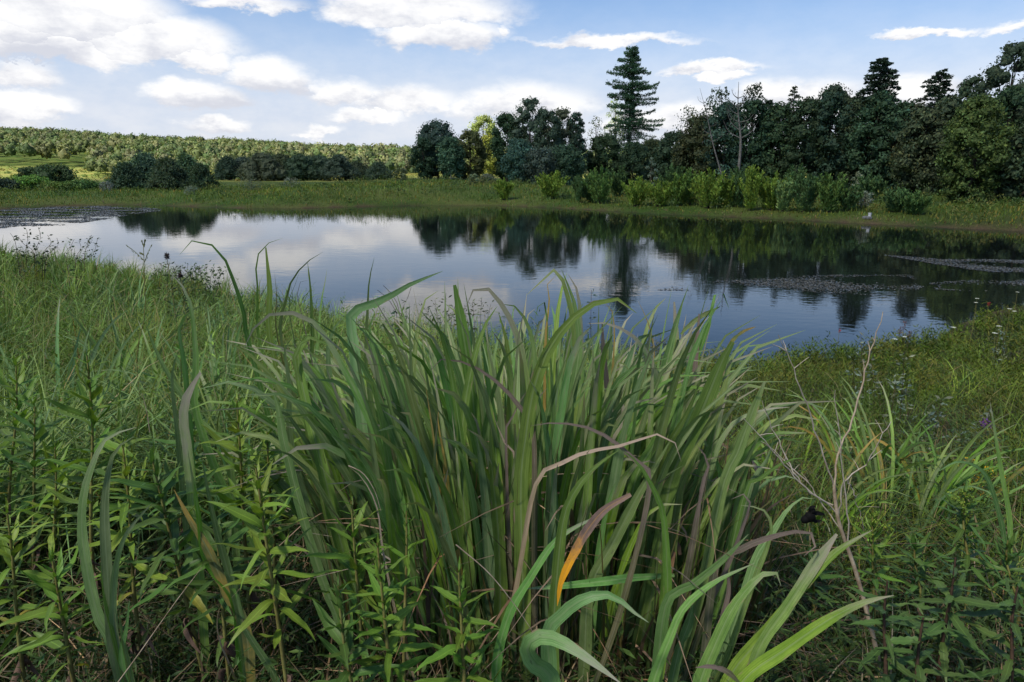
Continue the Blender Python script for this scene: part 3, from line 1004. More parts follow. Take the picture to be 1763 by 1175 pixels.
    # bright shrubs along the far shore
    will = [(868, 306, 13, 92, BRIGHT), (948, 290, 27, 86, BRIGHT), (1001, 298, 14, 84, MID), (1036, 286, 25, 82, (0.055, 0.100, 0.026)), (1097, 302, 23, 76, BRIGHT), (1138, 306, 22, 74, BRIGHT),
            (1190, 292, 24, 72, (0.055, 0.10, 0.024)), (1224, 286, 28, 70, BRIGHT), (1252, 300, 20, 68, BRIGHT), (1299, 280, 15, 67, BRIGHT), (1334, 292, 24, 64, BRIGHT), (1352, 304, 14, 62, (0.09, 0.14, 0.05)),
            (1392, 290, 22, 65, MID), (1434, 292, 22, 61, (0.055, 0.095, 0.024)), (1466, 318, 18, 58, MID), (1545, 322, 20, 56, MID), (1580, 330, 18, 54, (0.04, 0.075, 0.022)), (1016, 296, 18, 70, MID), (1168, 298, 20, 70, (0.07, 0.115, 0.024)), (1272, 296, 18, 66, MID)]
    will.sort()
    for i, (px, top, hw, Y, c) in enumerate(will):
        Y = shore_y(px) + 3.0 + rng.uniform(0, 3)
        hw = hw * 1.45
        willow('willow_shrub', ORD[i] + ' yellow-green willow shrub of the far shore, counted from the open bank', px, top, hw, Y, c, group='willow shrubs along the far shore', nst=36, leaf=.26)
    dk = [(1065, 284, 26, 92), (1160, 282, 28, 84), (1275, 284, 26, 78), (1372, 282, 26, 74), (1500, 300, 30, 66)]
    for i, (px, top, hw, Y) in enumerate(dk):
        Y = shore_y(px) + 13
        willow('dark_shrub', ORD[i] + ' of five dark green shrubs behind the bright shore willows', px, top, hw, Y, (0.036, 0.066, 0.024), group='dark shrubs behind the willows', nst=34, leaf=.32)
    for (px, top, hw, Y, lab) in [(432, 307, 21, 90, 'pale silvery shrub in front of the long pine row'), (327, 320, 13, 86, 'small silvery shrub at the foot of the five pines'),
                                  (500, 306, 17, 96, 'dull silvery shrub among the long pine row'), (1478, 296, 14, 70, 'upper silvery shrub under the high spruce'),
                                  (1490, 330, 14, 58, 'lower silvery shrub near the far waterline'), (1122, 272, 11, 84, 'tiny silvery shrub right of the tall pine foot'), (182, 313, 12, 92, 'little grey shrub beside the pine clump')]:
        leaf_tree('silvery_shrub', lab, px, top, hw, Y, (0.088, 0.105, 0.080), 'shrub', group='silvery shrubs', nlobe=9, ncard=110, size=.26, aspect=.35, lo=0.0, amt=.2)
    leaf_tree('shrub', 'small blue-green bush on the grassy point before the dark trees', 816, 300, 10, 96, (0.04, 0.075, 0.04), 'shrub', nlobe=8, ncard=150, size=.3, lo=0.0)
    leaf_tree('shrub', 'grey-green bush under the olive-brown tree', 838, 300, 14, 104, (0.055, 0.07, 0.05), 'shrub', nlobe=8, ncard=150, size=.3, lo=0.0)
    leaf_tree('shrub', 'dark little pine-like bush by the end of the pine row', 690, 290, 14, 112, (0.035, 0.06, 0.03), 'shrub', nlobe=8, ncard=150, size=.34, lo=0.0)


build_far_trees()


def build_hill_forest():
    """the sunlit wood over the far ridge: one mass of crowns"""
    j = Join()
    n = 0
    pts = []
    for i in range(5000):
        y = 336 + 400 * rng.random() ** 0.9
        x = rng.uniform(-0.90 * y - 15, 0.30 * y)
        if x > 0.02 * y and (y > 420 or rng.random() < .4):
            continue
        pts.append((x, y))
    for i in range(1700):          # the wood comes nearer right of the open meadow
        y = 215 + 130 * rng.random()
        k = rng.uniform(-0.60, 0.80)
        if k < -0.56 + 0.5 * (y - 205) / 140 - 0.42 or (k > 0.05 and rng.random() < .45):
            continue
        pts.append((k * y, y))
    pts = np.array(pts)
    Z = zg(pts[:, 0], pts[:, 1])
    pal = np.array([(0.105, 0.130, 0.040), (0.130, 0.145, 0.050), (0.080, 0.115, 0.036), (0.150, 0.150, 0.060), (0.065, 0.095, 0.034), (0.115, 0.118, 0.055)])
    m = 32
    for (x, y), z in zip(pts, Z):
        R = rng.uniform(1.5, 3.9)
        H = (rng.uniform(6.5, 11.5) + R * .6) * (0.42 + 0.58 * sstep(225, 380, y))
        R = min(R, H * .42)
        col = pal[rng.integers(len(pal))] * np.array([0.98, 1.06, 1.15]) * math.exp(rng.normal(0, .20))
        top = np.array([x, y, z + H - R * 0.9])
        # the leafy body of the crown
        nu, nv = 9, 3
        th, ph = np.meshgrid(np.arange(nu) * 2 * PI / nu, np.linspace(-0.7, PI / 2 - .12, nv))
        rr = R * 0.70 * (1 + rng.normal(0, .15, th.shape))
        V = np.stack([rr * np.cos(th) * np.cos(ph), rr * np.sin(th) * np.cos(ph), rr * np.sin(ph) * 1.05], -1).reshape(-1, 3) + top
        i, k = np.meshgrid(np.arange(nu), np.arange(nv - 1))
        F = np.stack([k * nu + i, k * nu + (i + 1) % nu, (k + 1) * nu + (i + 1) % nu, (k + 1) * nu + i], -1).reshape(-1, 4)
        F = np.concatenate([F, np.array([[(nv - 1) * nu + q for q in (0, 2, 4, 6)], [(nv - 1) * nu + q for q in (6, 7, 8, 0)]])])
        j.add(V, F, col * 0.9)
        d = rdir(m * 2, -0.5, 1.0)
        d = d[(d[:, 1] < 0.35)][:m]
        mm = len(d)
        P = top + d * (R * (0.62 + 0.58 * rng.random(mm)))[:, None]
        N = unit(d + rng.normal(0, 0.33, (mm, 3)))
        s = rng.uniform(0.6, 1.3, mm) * (R / 2.5)
        V, F, C = cards(P, np.cross(N, rdir(mm)), N, s, s * 0.8, tint(col, mm, 0.12, .05))
        j.add(V, F, C)
    o = obj('hillside_forest', j.mesh('hillside_forest', True), M_FOL)
    tag(o, 'sunlit green deciduous wood covering the long far ridge', 'forest', kind='stuff')
    # scrub of the bright meadow under it
    j = Join()
    m = 26
    for i in range(620):
        y = rng.uniform(165, 335)
        x = rng.uniform(-1.0 * y, -0.15 * y)
        z = float(zg(np.array([x]), np.array([y]))[0])
        R = rng.uniform(0.4, 1.5)
        d = rdir(m, -0.1, 1)
        P = np.array([x, y, z]) + d * R * np.array([1.3, 1.3, 0.9])
        s = rng.uniform(0.4, 0.8, m)
        V, F, C = cards(P, np.cross(d, rdir(m)), d, s, s * .6, tint([(0.12, 0.17, 0.04), (0.09, 0.14, 0.04), (0.22, 0.20, 0.06)][i % 3], m, .2))
        j.add(V, F, C)
    o = obj('meadow_scrub', j.mesh('meadow_scrub'), M_FOL)
    tag(o, 'low sunlit scrub dotted over the dry yellow meadow', 'scrub', kind='stuff')


build_hill_forest()


# ------------------------------------------------------------------ bank vegetation (uncountable)
def blades(P, h, w, az, bend, nseg, c, ctip=None, face=None):
    n = len(P)
    d = np.stack([np.cos(az), np.sin(az), np.zeros(n)], 1)
    fa = az + PI / 2 + (rng.normal(0, 0.7, n) if face is None else face)
    s = np.stack([np.cos(fa), np.sin(fa), np.zeros(n)], 1)
    rows, cols = [], []
    if ctip is None:
        ctip = c * 1.1
    for k in range(nseg + 1):
        t = k / nseg
        hor = (bend * h * t ** 2)[:, None] * d
        ver = h * (t - 0.45 * np.minimum(bend, 1.3) * t ** 2.4)
        ww = (w * (max(0.04, (1 - t ** 1.6)) * (0.65 + 0.35 * min(1, t * 4)) / 2))[:, None]
        ctr = P + hor
        ctr[:, 2] += ver
        rows.append(ctr - s * ww)
        rows.append(ctr + s * ww)
        cc = c * (1 - t) + ctip * t
        cols += [cc, cc]
    V = np.stack(rows, 1).reshape(-1, 3)
    C = np.stack(cols, 1).reshape(-1, 3)
    b = np.arange(n)[:, None] * (2 * (nseg + 1))
    F = np.concatenate([b + np.array([[2 * k, 2 * k + 1, 2 * k + 3, 2 * k + 2]]) for k in range(nseg)])
    return V, F, C


def scatter(n, r0, r1, a0, a1, power=1.0):
    """random points on the near bank, thinner with distance from where one stands"""
    r = r0 * (r1 / r0) ** rng.random(n)
    a = rng.uniform(a0, a1, n)
    x, y = r * np.sin(a), r * np.cos(a)
    d = shore_dist(x, y)
    k = (d > 0.15) & (y > 0.75)
    x, y = x[k], y[k]
    return np.stack([x, y, zg(x, y)], 1), d[k]


def patch(P, s, seed):
    """slow 0..1 field for drifts of one plant or another"""
    return 0.5 + 0.5 * np.sin(P[:, 0] * s + seed + 1.7 * np.sin(P[:, 1] * s * 0.8 + seed * 2)) * np.cos(P[:, 1] * s * 0.9 - seed)


CLUMP = np.array([0.10, 1.78])
CLUMP_AX = np.array([0.60, 0.36])


def outside_clump(P, k=1.0):
    q = ((P[:, :2] - CLUMP) / (CLUMP_AX * k))
    return (q ** 2).sum(1) > 1


def sprigs_c(j, P, h, m, leaf, asp, c):
    """upright feathery stems, each with its own colour"""
    n = len(P)
    t = np.tile(np.linspace(.1, 1.0, m), n) + rng.uniform(-.04, .04, n * m)
    B = np.repeat(P, m, axis=0).copy()
    hh = np.repeat(h, m)
    lean = np.repeat(rng.normal(0, 0.14, (n, 2)), m, axis=0)
    B[:, 2] += hh * t
    B[:, :2] += lean * (hh * t)[:, None]
    az = np.tile(np.arange(m) * 2.4, n) + np.repeat(rng.uniform(0, 6, n), m)
    dr = np.stack([np.cos(az), np.sin(az), 0.75 + rng.normal(0, .35, n * m)], 1)
    L = leaf * rng.uniform(0.6, 1.4, n * m) * np.repeat(np.clip(P[:, 1] / 7, .7, 1.7), m)
    cc = np.repeat(c, m, axis=0) * np.exp(rng.normal(0, .18, (n * m, 1)))
    A = unit(dr)
    N = np.array([0, 0, 1.0]) + rng.normal(0, .5, (n * m, 3))
    V, F, C = cards(B + A * (L / 2)[:, None], A, N, L, L * asp, cc)
    j.add(V, F, C)


def tussocks(j, C, nb, h0, h1, w0, w1, rad, col, amt=.22, bend=(0.15, 1.0), seg=4, dry=0.1):
    """bunches of grass: each bunch has its own height, lean and tint"""
    n = len(C)
    hb = rng.uniform(h0, h1, n)
    cb = tint(col, n, amt, .13)
    rep = lambda a: np.repeat(a, nb, axis=0)
    m = n * nb
    a = rng.uniform(0, 2 * PI, m)
    r = rad * np.sqrt(rng.random(m)) * rep(rng.uniform(.6, 1.4, n))
    P = rep(C) + np.stack([np.cos(a) * r, np.sin(a) * r, np.zeros(m)], 1)
    c = rep(cb) * np.exp(rng.normal(0, .16, (m, 1)))
    c = np.where(rng.random((m, 1)) < dry, tint((0.24, 0.20, 0.10), m, .25), c)
    az = np.where(rng.random(m) < .6, a, rep(rng.uniform(0, 2 * PI, n)) + rng.normal(0, .6, m))
    h = rep(hb) * rng.uniform(.6, 1.1, m)
    w = rng.uniform(w0, w1, m) * np.clip(depth_arr(P) / 7, .8, 2.4)
    V, F, Cc = blades(P, h, w, az, rng.uniform(bend[0], bend[1], m), seg, c, c * np.array([1.2, 1.12, 1.05]))
    j.add(V, F, Cc)


def depth_arr(P):
    return np.hypot(P[:, 0], P[:, 1])


def sprigs(j, P, h, m, leaf, asp, col, amt=.22, up=0.35, lo=0.15, spread=0.0, ptint=.2):
    """leafy stems: m leaves up each stem"""
    n = len(P)
    t = np.tile(np.linspace(lo, 1.0, m), n) + rng.uniform(-.04, .04, n * m)
    B = np.repeat(P, m, axis=0).copy()
    hh = np.repeat(h, m)
    lean = np.repeat(rng.normal(0, 0.16, (n, 2)), m, axis=0)
    B[:, 2] += hh * t
    B[:, :2] += lean * (hh * t)[:, None]
    if spread:
        B[:, :2] += rng.normal(0, spread, (n * m, 2)) * (hh * (1.15 - t))[:, None]
    az = np.tile(np.arange(m) * 2.4, n) + np.repeat(rng.uniform(0, 6, n), m)
    dr = np.stack([np.cos(az), np.sin(az), up + rng.normal(0, .3, n * m)], 1)
    L = leaf * rng.uniform(0.6, 1.3, n * m) * (1.15 - 0.5 * t)
    col = np.asarray(col, float)
    c = np.repeat(tint(col, n, ptint, .1), m, axis=0) * np.exp(rng.normal(0, amt, (n * m, 1)))
    A = unit(dr)
    N = np.array([0, 0, 1.0]) + rng.normal(0, .35, (n * m, 3))
    V, F, C = cards(B + A * (L / 2)[:, None], A, N, L, L * asp, c)
    j.add(V, F, C)


def leftish(P, k=0.16):
    return P[:, 0] < k * P[:, 1] + 0.1


def build_bank():
    # thin turf everywhere, under the taller growth
    j = Join()
    P, d = scatter(20000, 1.1, 9, -1.05, 1.05)
    P = P[outside_clump(P)]
    n = len(P)
    h = rng.uniform(0.14, 0.42, n) * np.clip(0.55 + P[:, 1] * 0.16, 0.5, 1.0)
    g = np.where(rng.random((n, 1)) < 0.16, tint((0.12, 0.095, 0.05), n, .3), tint((0.045, 0.078, 0.020), n, .28, .15))  # near turf coloured darker, shade under the growth put into the colour
    V, F, C = blades(P, h, rng.uniform(0.004, 0.009, n), rng.uniform(0, 2 * PI, n), rng.uniform(0.1, 0.9, n), 3, g, g * 1.15)
    j.add(V, F, C)
    P, d = scatter(42000, 6, 45, -1.0, 0.98)
    n = len(P)
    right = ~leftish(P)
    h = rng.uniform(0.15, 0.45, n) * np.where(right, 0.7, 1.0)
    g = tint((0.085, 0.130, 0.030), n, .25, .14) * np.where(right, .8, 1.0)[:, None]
    w = rng.uniform(0.008, 0.016, n) * np.clip(P[:, 1] / 12, 0.6, 2.2)
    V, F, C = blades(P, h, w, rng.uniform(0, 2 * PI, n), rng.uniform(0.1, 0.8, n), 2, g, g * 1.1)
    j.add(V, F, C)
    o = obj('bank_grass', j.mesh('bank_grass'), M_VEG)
    tag(o, 'thin green turf covering the near bank under the taller growth', 'grass', kind='stuff')
    # long grass in bunches on the left-hand slope
    j = Join()
    P, d = scatter(1900, 2.6, 34, -1.0, 0.35)
    P = P[leftish(P) & outside_clump(P, 1.5)]
    k = patch(P, 0.8, 1.0) > .35
    hs = np.clip(P[:, 1] / 6, .65, 1)
    tussocks(j, P[k], 26, .45, 1.0, .006, .012, .16, (0.125, 0.200, 0.040), dry=.10)
    tussocks(j, P[~k], 22, .50, 1.05, .010, .020, .14, (0.120, 0.200, 0.064), dry=.05, bend=(.2, 1.2))
    # and fewer on the right
    P, d = scatter(420, 2.4, 22, 0.12, 0.98)
    P = P[outside_clump(P, 1.5)]
    tussocks(j, P, 22, .25, .55, .004, .009, .15, (0.105, 0.165, 0.024), dry=.08, bend=(.3, 1.3))
    o = obj('long_grass', j.mesh('long_grass'), M_VEG)
    tag(o, 'long green grass growing in bunches over the near bank', 'grass', kind='stuff')
    # leafy low plants; the nearest are coloured darker to stand for undergrowth shade
    j = Join()
    P, d = scatter(2500, 1.25, 5.5, -1.1, 1.1)
    P = P[outside_clump(P)]
    n = len(P)
    k = np.clip(0.5 + 0.18 * P[:, 1], .45, 1)
    sprigs(j, P, rng.uniform(0.16, 0.50, n) * k, 15, 0.050, 0.22, (0.046, 0.086, 0.020))
    P, d = scatter(3400, 1.05, 4.5, -1.1, 1.1)
    P = P[outside_clump(P)]
    n = len(P)
    sprigs(j, P, rng.uniform(0.05, 0.26, n), 10, 0.028, 0.42, (0.032, 0.060, 0.018), spread=.5)
    # weeds between the grass bunches
    P, d = scatter(2600, 4.5, 32, -1.0, 0.4)
    P = P[leftish(P)]
    n = len(P)
    sprigs(j, P, rng.uniform(0.3, 0.75, n), 24, 0.055, 0.22, (0.090, 0.145, 0.030), spread=.16, up=.6)
    P, d = scatter(520, 2.6, 16, -1.0, 0.2)
    P = P[leftish(P, .05) & outside_clump(P, 1.5)]
    n = len(P)
    sprigs(j, P, rng.uniform(0.45, 0.95, n) * np.clip(P[:, 1] / 4, .7, 1), 34, 0.085, 0.18, (0.100, 0.175, 0.030), up=.55, lo=.35, ptint=.3)
    # feathery mounds on the right-hand slope: stems gathered round common centres
    Cc, d = scatter(720, 3.3, 24, 0.10, 1.0)
    Cc = Cc[~leftish(Cc, .10)]
    n = len(Cc)
    nb = 17
    hb = rng.uniform(0.14, 0.46, n) * np.clip(Cc[:, 1] / 6, .6, 1.25)
    rb = rng.uniform(0.10, 0.34, n) * np.clip(Cc[:, 1] / 6, .6, 1.3)
    a = rng.uniform(0, 2 * PI, n * nb)
    q = np.sqrt(rng.random(n * nb))
    P = np.repeat(Cc, nb, axis=0)
    r = np.repeat(rb, nb) * q
    P = P + np.stack([np.cos(a) * r, np.sin(a) * r, np.zeros(n * nb)], 1)
    P[:, 2] = zg(P[:, 0], P[:, 1])
    h = np.repeat(hb, nb) * (1.05 - 0.5 * q * q) * rng.uniform(.75, 1.1, n * nb)
    ok = shore_dist(P[:, 0], P[:, 1]) > .1
    pal = np.array([(0.068, 0.116, 0.011), (0.085, 0.120, 0.011), (0.056, 0.096, 0.013), (0.098, 0.105, 0.014)])
    cc = np.repeat(pal[rng.integers(0, 4, n)] * np.exp(rng.normal(0, .22, (n, 1))), nb, axis=0)
    sprigs_c(j, P[ok], h[ok], 11, 0.054, 0.21, cc[ok])
    o = obj('ground_cover', j.mesh('ground_cover'), M_VEG)
    tag(o, 'mixed low leafy weeds filling the near bank between the grasses', 'weeds', kind='stuff')
    # dead thatch close to the feet
    j = Join()
    P, d = scatter(5200, 1.05, 5, -1.1, 1.1)
    n = len(P)
    g = tint((0.17, 0.125, 0.075), n, .45, .1)
    V, F, C = blades(P, rng.uniform(0.1, 0.4, n), rng.uniform(0.003, 0.008, n), rng.uniform(0, 2 * PI, n), rng.uniform(0.6, 2.2, n), 4, g)
    j.add(V, F, C)
    o = obj('dry_litter', j.mesh('dry_litter'), M_VEG)
    tag(o, 'dry brown stems and dead grass lying under the plants', 'litter', kind='stuff')
    # far bank
    j = Join()
    n0 = 112000
    y = rng.uniform(36, 128, n0)
    x = rng.uniform(-1.0, 0.95, n0) * y
    d = shore_dist(x, y)
    k = (d > 0.3) & (d < 46) & (rng.random(n0) < np.clip(1.25 - d / 40, .15, 1)) & (y > 34)
    x, y, d = x[k], y[k], d[k]
    P = np.stack([x, y, zg(x, y)], 1)
    n = len(P)
    pt = patch(P, 0.12, 3.0)[:, None]
    sh = sstep(0.3, 5, d)
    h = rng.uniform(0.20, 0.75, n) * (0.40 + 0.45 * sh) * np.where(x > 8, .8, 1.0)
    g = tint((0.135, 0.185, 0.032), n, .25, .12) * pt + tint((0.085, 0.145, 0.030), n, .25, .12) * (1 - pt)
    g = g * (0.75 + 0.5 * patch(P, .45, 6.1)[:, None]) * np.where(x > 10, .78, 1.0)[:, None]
    ye = (rng.random((n, 1)) < 0.08 + 0.16 * (patch(P, .16, 1.4)[:, None] > .7))
    g = np.where(ye, tint((0.24, 0.19, 0.035), n, .2), g)
    g = np.where((d < 1.4)[:, None] & (rng.random((n, 1)) < .5), tint((0.16, 0.125, 0.06), n, .2), g)
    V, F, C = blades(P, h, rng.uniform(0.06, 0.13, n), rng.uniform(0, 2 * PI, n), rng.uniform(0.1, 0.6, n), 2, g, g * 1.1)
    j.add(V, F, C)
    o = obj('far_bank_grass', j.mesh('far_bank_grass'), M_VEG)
    tag(o, 'green and yellowish tall grass along the far shore', 'grass', kind='stuff')
    # leafy tussocks in the far grass
    j = Join()
    for i in range(1300):
        y = rng.uniform(42, 120)
        x = rng.uniform(-0.95, 0.92) * y
        d = float(shore_dist(np.array([x]), np.array([y]))[0])
        if d < 1.5 or d > 30:
            continue
        R = rng.uniform(0.3, 0.9) * (1 + 0.6 * (rng.random() < .2))
        m = 46
        dd = rdir(m, 0.0, 1)
        Pp = np.array(ground(x, y)) + dd * R * np.array([1.4, 1.4, 1.2]) * rng.uniform(.5, 1, (m, 1)) + np.array([0, 0, .25])
        s = rng.uniform(0.14, 0.30, m)
        V, F, C = cards(Pp, np.cross(dd, rdir(m)) + dd, dd, s, s * .45, tint([(0.075, 0.125, 0.03), (0.10, 0.15, 0.032), (0.055, 0.095, 0.03), (0.13, 0.14, 0.035)][i % 4], m, .22))
        j.add(V, F, C)
    o = obj('far_bank_weeds', j.mesh('far_bank_weeds'), M_VEG)
    tag(o, 'leafy weed tussocks scattered in the far shore grass', 'weeds', kind='stuff')


build_bank()


def build_pond_weed():
    """floating mats: small leaves lying on the water"""
    def mat_area(name, label, poly, n, size, cols, seed, thr=0.5):
        W = np.array([[on_plane(a, b, 0).x, on_plane(a, b, 0).y] for a, b in poly])
        lo, hi = W.min(0), W.max(0)
        x = rng.uniform(lo[0], hi[0], n)
        y = rng.uniform(lo[1], hi[1], n)
        ins = np.zeros(n, bool)
        for i in range(len(W)):
            ax, ay = W[i]
            bx, by = W[(i + 1) % len(W)]
            if by != ay:
                ins ^= ((ay > y) != (by > y)) & (x < (bx - ax) * (y - ay) / (by - ay) + ax)
        f = 0.5 + 0.25 * np.sin(x * 1.1 + seed + 2 * np.sin(y * 0.6)) + 0.25 * np.sin(y * 1.9 + x * .5 + seed)
        f += rng.normal(0, .12, n)
        k = ins & (shore_dist(x, y) < -0.05) & (f > thr)
        x, y = x[k], y[k]
        m = len(x)
        P = np.stack([x, y, np.full(m, 0.006) + rng.uniform(0, .006, m)], 1)
        az = rng.uniform(0, 2 * PI, m)
        A = np.stack([np.cos(az), np.sin(az), rng.normal(0, .03, m)], 1)
        N = np.array([0, 0, 1.0]) + rng.normal(0, .05, (m, 3))
        s = rng.uniform(0.5, 1.3, m) * size
        ci = rng.integers(0, len(cols), m)
        V, F, C = cards(P, A, N, s, s * .6, np.array(cols)[ci] * np.exp(rng.normal(0, .3, (m, 1))))
        o = obj(name, mesh_from(name, V, F, colr=C), M_WEED)
        tag(o, label, 'pond weed', kind='stuff')
    gr = [(0.075, 0.068, 0.045), (0.055, 0.055, 0.032), (0.10, 0.092, 0.07)]
    mat_area('pond_weed', 'grey-brown floating weed in long drifts on the dark water', [(1180, 488), (1300, 478), (1440, 474), (1570, 474), (1590, 494), (1560, 512), (1420, 505), (1260, 503), (1130, 500)], 15000, 0.10, gr, 1.0, .55)
    mat_area('pond_weed', 'thin pointed tongue of floating weed reaching from the right', [(1510, 438), (1620, 447), (1700, 447), (1800, 450), (1900, 458), (1900, 476), (1763, 474), (1680, 466), (1590, 452)], 15000, 0.12, gr, 2.0, .40)
    mat_area('pond_weed', 'faint floating weed close to the right bank', [(1600, 488), (1700, 480), (1800, 482), (1800, 500), (1690, 502), (1610, 500)], 5000, 0.10, gr, 3.0, .6)
    mat_area('pond_weed', 'brown scum of floating weed in the corner beside the near bank', [(960, 578), (1100, 580), (1200, 595), (1320, 600), (1345, 625), (1200, 640), (1000, 620)], 8000, 0.045, gr, 4.0, .62)
    mat_area('pond_weed', 'wide grey sheet of floating weed under the far left bank', [(-60, 362), (60, 358), (160, 355), (250, 357), (285, 362), (235, 369), (180, 378), (120, 387), (40, 392), (-60, 396)], 42000, 0.22, [(0.10, 0.10, 0.085), (0.12, 0.12, 0.105), (0.075, 0.08, 0.055)], 5.0, .50)


build_pond_weed()


# ------------------------------------------------------------------ big strap-leaved grass
def ribbon(pts, width, n=16, fold=0.22, twist=0.0, twist2=None, blunt=False, nrm=None, rel=None):
    """strap leaf along pts; returns mesh data; faces towards where one stands, turned by twist"""
    P = spline(pts, n)
    T = unit(np.gradient(P, axis=0))
    view = unit(np.array(CAM) - P) if nrm is None else np.broadcast_to(np.asarray(nrm, float), P.shape)
    S = unit(np.cross(T, view))
    for i in range(1, len(S)):
        if np.dot(S[i], S[i - 1]) < 0:
            S[i] = -S[i]
    for _ in range(2):
        S[1:-1] = unit(S[:-2] + 2 * S[1:-1] + S[2:])
    N = np.cross(S, T)
    t = np.linspace(0, 1, n + 1)
    tw = twist + (0 if twist2 is None else (twist2 - twist)) * t
    S2 = S * np.cos(tw)[:, None] + N * np.sin(tw)[:, None]
    N2 = np.cross(S2, T)
    if blunt:
        w = width * np.minimum(0.45 + 2.2 * t, 1) * np.clip((1.02 - t) * 9, 0.25, 1)
    else:
        w = width * np.minimum(0.40 + 1.9 * t, 1) * np.clip((1 - t ** 4.0), 0.012, 1) ** 0.85
    w = w * (1 + 0.05 * np.sin(t * rng.uniform(14, 40) + rng.uniform(0, 6)) + rng.normal(0, 0.025, n + 1))
    if rng.random() < 0.25:       # a torn stretch of margin
        k0 = rng.uniform(.3, .95)
        w = w * (1 - 0.35 * np.exp(-((t - k0) / 0.025) ** 2))
    w = (w / 2)[:, None]
    f = fold * (0.3 + 0.7 * (1 - t))[:, None]
    V = np.stack([P - S2 * w + N2 * w * f, P - S2 * w * 0.5 + N2 * w * f * 0.35, P, P + S2 * w * 0.5 + N2 * w * f * 0.35, P + S2 * w + N2 * w * f], 1)
    uu = np.array([0, .25, .5, .75, 1.0])
    UV = np.stack(np.broadcast_arrays(uu[None, :], t[:, None]), -1)
    m = 5
    i = (np.arange(n)[:, None] * m + np.arange(m - 1)[None]).ravel()
    F = np.stack([i, i + 1, i + m + 1, i + m], 1)
    V = V.reshape(-1, 3)
    if rel is not None:
        V = V - np.asarray(rel)
    return V, F, UV.reshape(-1, 2)


REG = {'A': (500, 440, 2.937), 'B': (900, 440, 2.937), 'C': (800, 775, 2.937), 'D': (1163, 775, 2.937), 'L': (0, 380, 2.937), 'E': (0, 775, 2.937),
       'G': (500, 775, 2.937), 'F': (250, 400, 5.873), 'H': (1463, 575, 3.917), 'P': (0, 0, 1.0)}
STY = {'g': M_BLADE, 'b': M_BLUE, 'r': M_GREY, 'p': M_PURPLE, 'o': M_ORANGE, 't': M_TAN, 'y': M_YELLOW}


def traced(root, reg, pts, w, Y, sty='g', Yt=None, blunt=False, root_px=None, tw=None, n=26):
    """one leaf that can be picked out in the photograph, set at its own distance, running down to its root in the ground"""
    ox, oy, s = REG[reg]
    pp = [(ox + x / s, oy + y / s) for x, y in pts]
    Yt = Y if Yt is None else Yt
    L = [0]
    for a, b in zip(pp[:-1], pp[1:]):
        L.append(L[-1] + math.dist(a, b))
    W = [np.array(at(a, b, Y + (Yt - Y) * l / L[-1])) for (a, b), l in zip(pp, L)]
    if root_px is not False:
        gx = W[0][0]
        tx = root.location.x + (gx - root.location.x) * 0.72 if root_px is None else at(root_px, 1100, Y).x
        g = np.array(ground(tx, Y))
        if W[0][2] - g[2] > 0.12:
            W = [g, g * 0.45 + W[0] * 0.55 + np.array([(W[0][0] - g[0]) * 0.12, 0, 0])] + W
        elif W[0][2] > g[2] + 0.02:
            W = [g] + W
    wm = 0.96 * w / s * depth_of(W[-len(pp) // 2]) / 1175.0
    if tw is None:
        tw = rng.uniform(-.35, .35)
    V, F, UV = ribbon(W, wm, n, rng.uniform(0.12, 0.38), tw, tw + rng.uniform(-.5, .5), blunt, rel=root.location)
    return obj('leaf', mesh_from('leaf', V, F, UV, smooth=True), STY[sty], root)


def strap_geo(base, length, az, lean, curl, width, n, side, hook, rel):
    """free leaf: rises from base, leans towards az and arches over"""
    d = np.array([math.cos(az), math.sin(az), 0.0])
    sd = np.array([-d[1], d[0], 0.0])
    pts = [np.array(base)]
    ang = lean
    k = 10
    for i in range(k):
        t = (i + 1) / k
        step = length / k
        pts.append(pts[-1] + (d * math.sin(ang) + np.array([0, 0, 1.0]) * math.cos(ang)) * step + sd * side * step * (t - .3))
        ang += curl / k * (0.25 + (hook + 1) * 0.75 * t ** hook)
    return ribbon(pts, width, n, rng.uniform(0.12, 0.4), rng.uniform(-.7, .7), rng.uniform(-.9, .9), rel=rel)


def strap(root, base, length, az, lean, curl, width, sty, n=14, side=0.0, hook=2.0):
    V, F, UV = strap_geo(base, length, az, lean, curl, width, n, side, hook, root.location)
    return obj('leaf', mesh_from('leaf', V, F, UV, smooth=True), STY[sty], root)


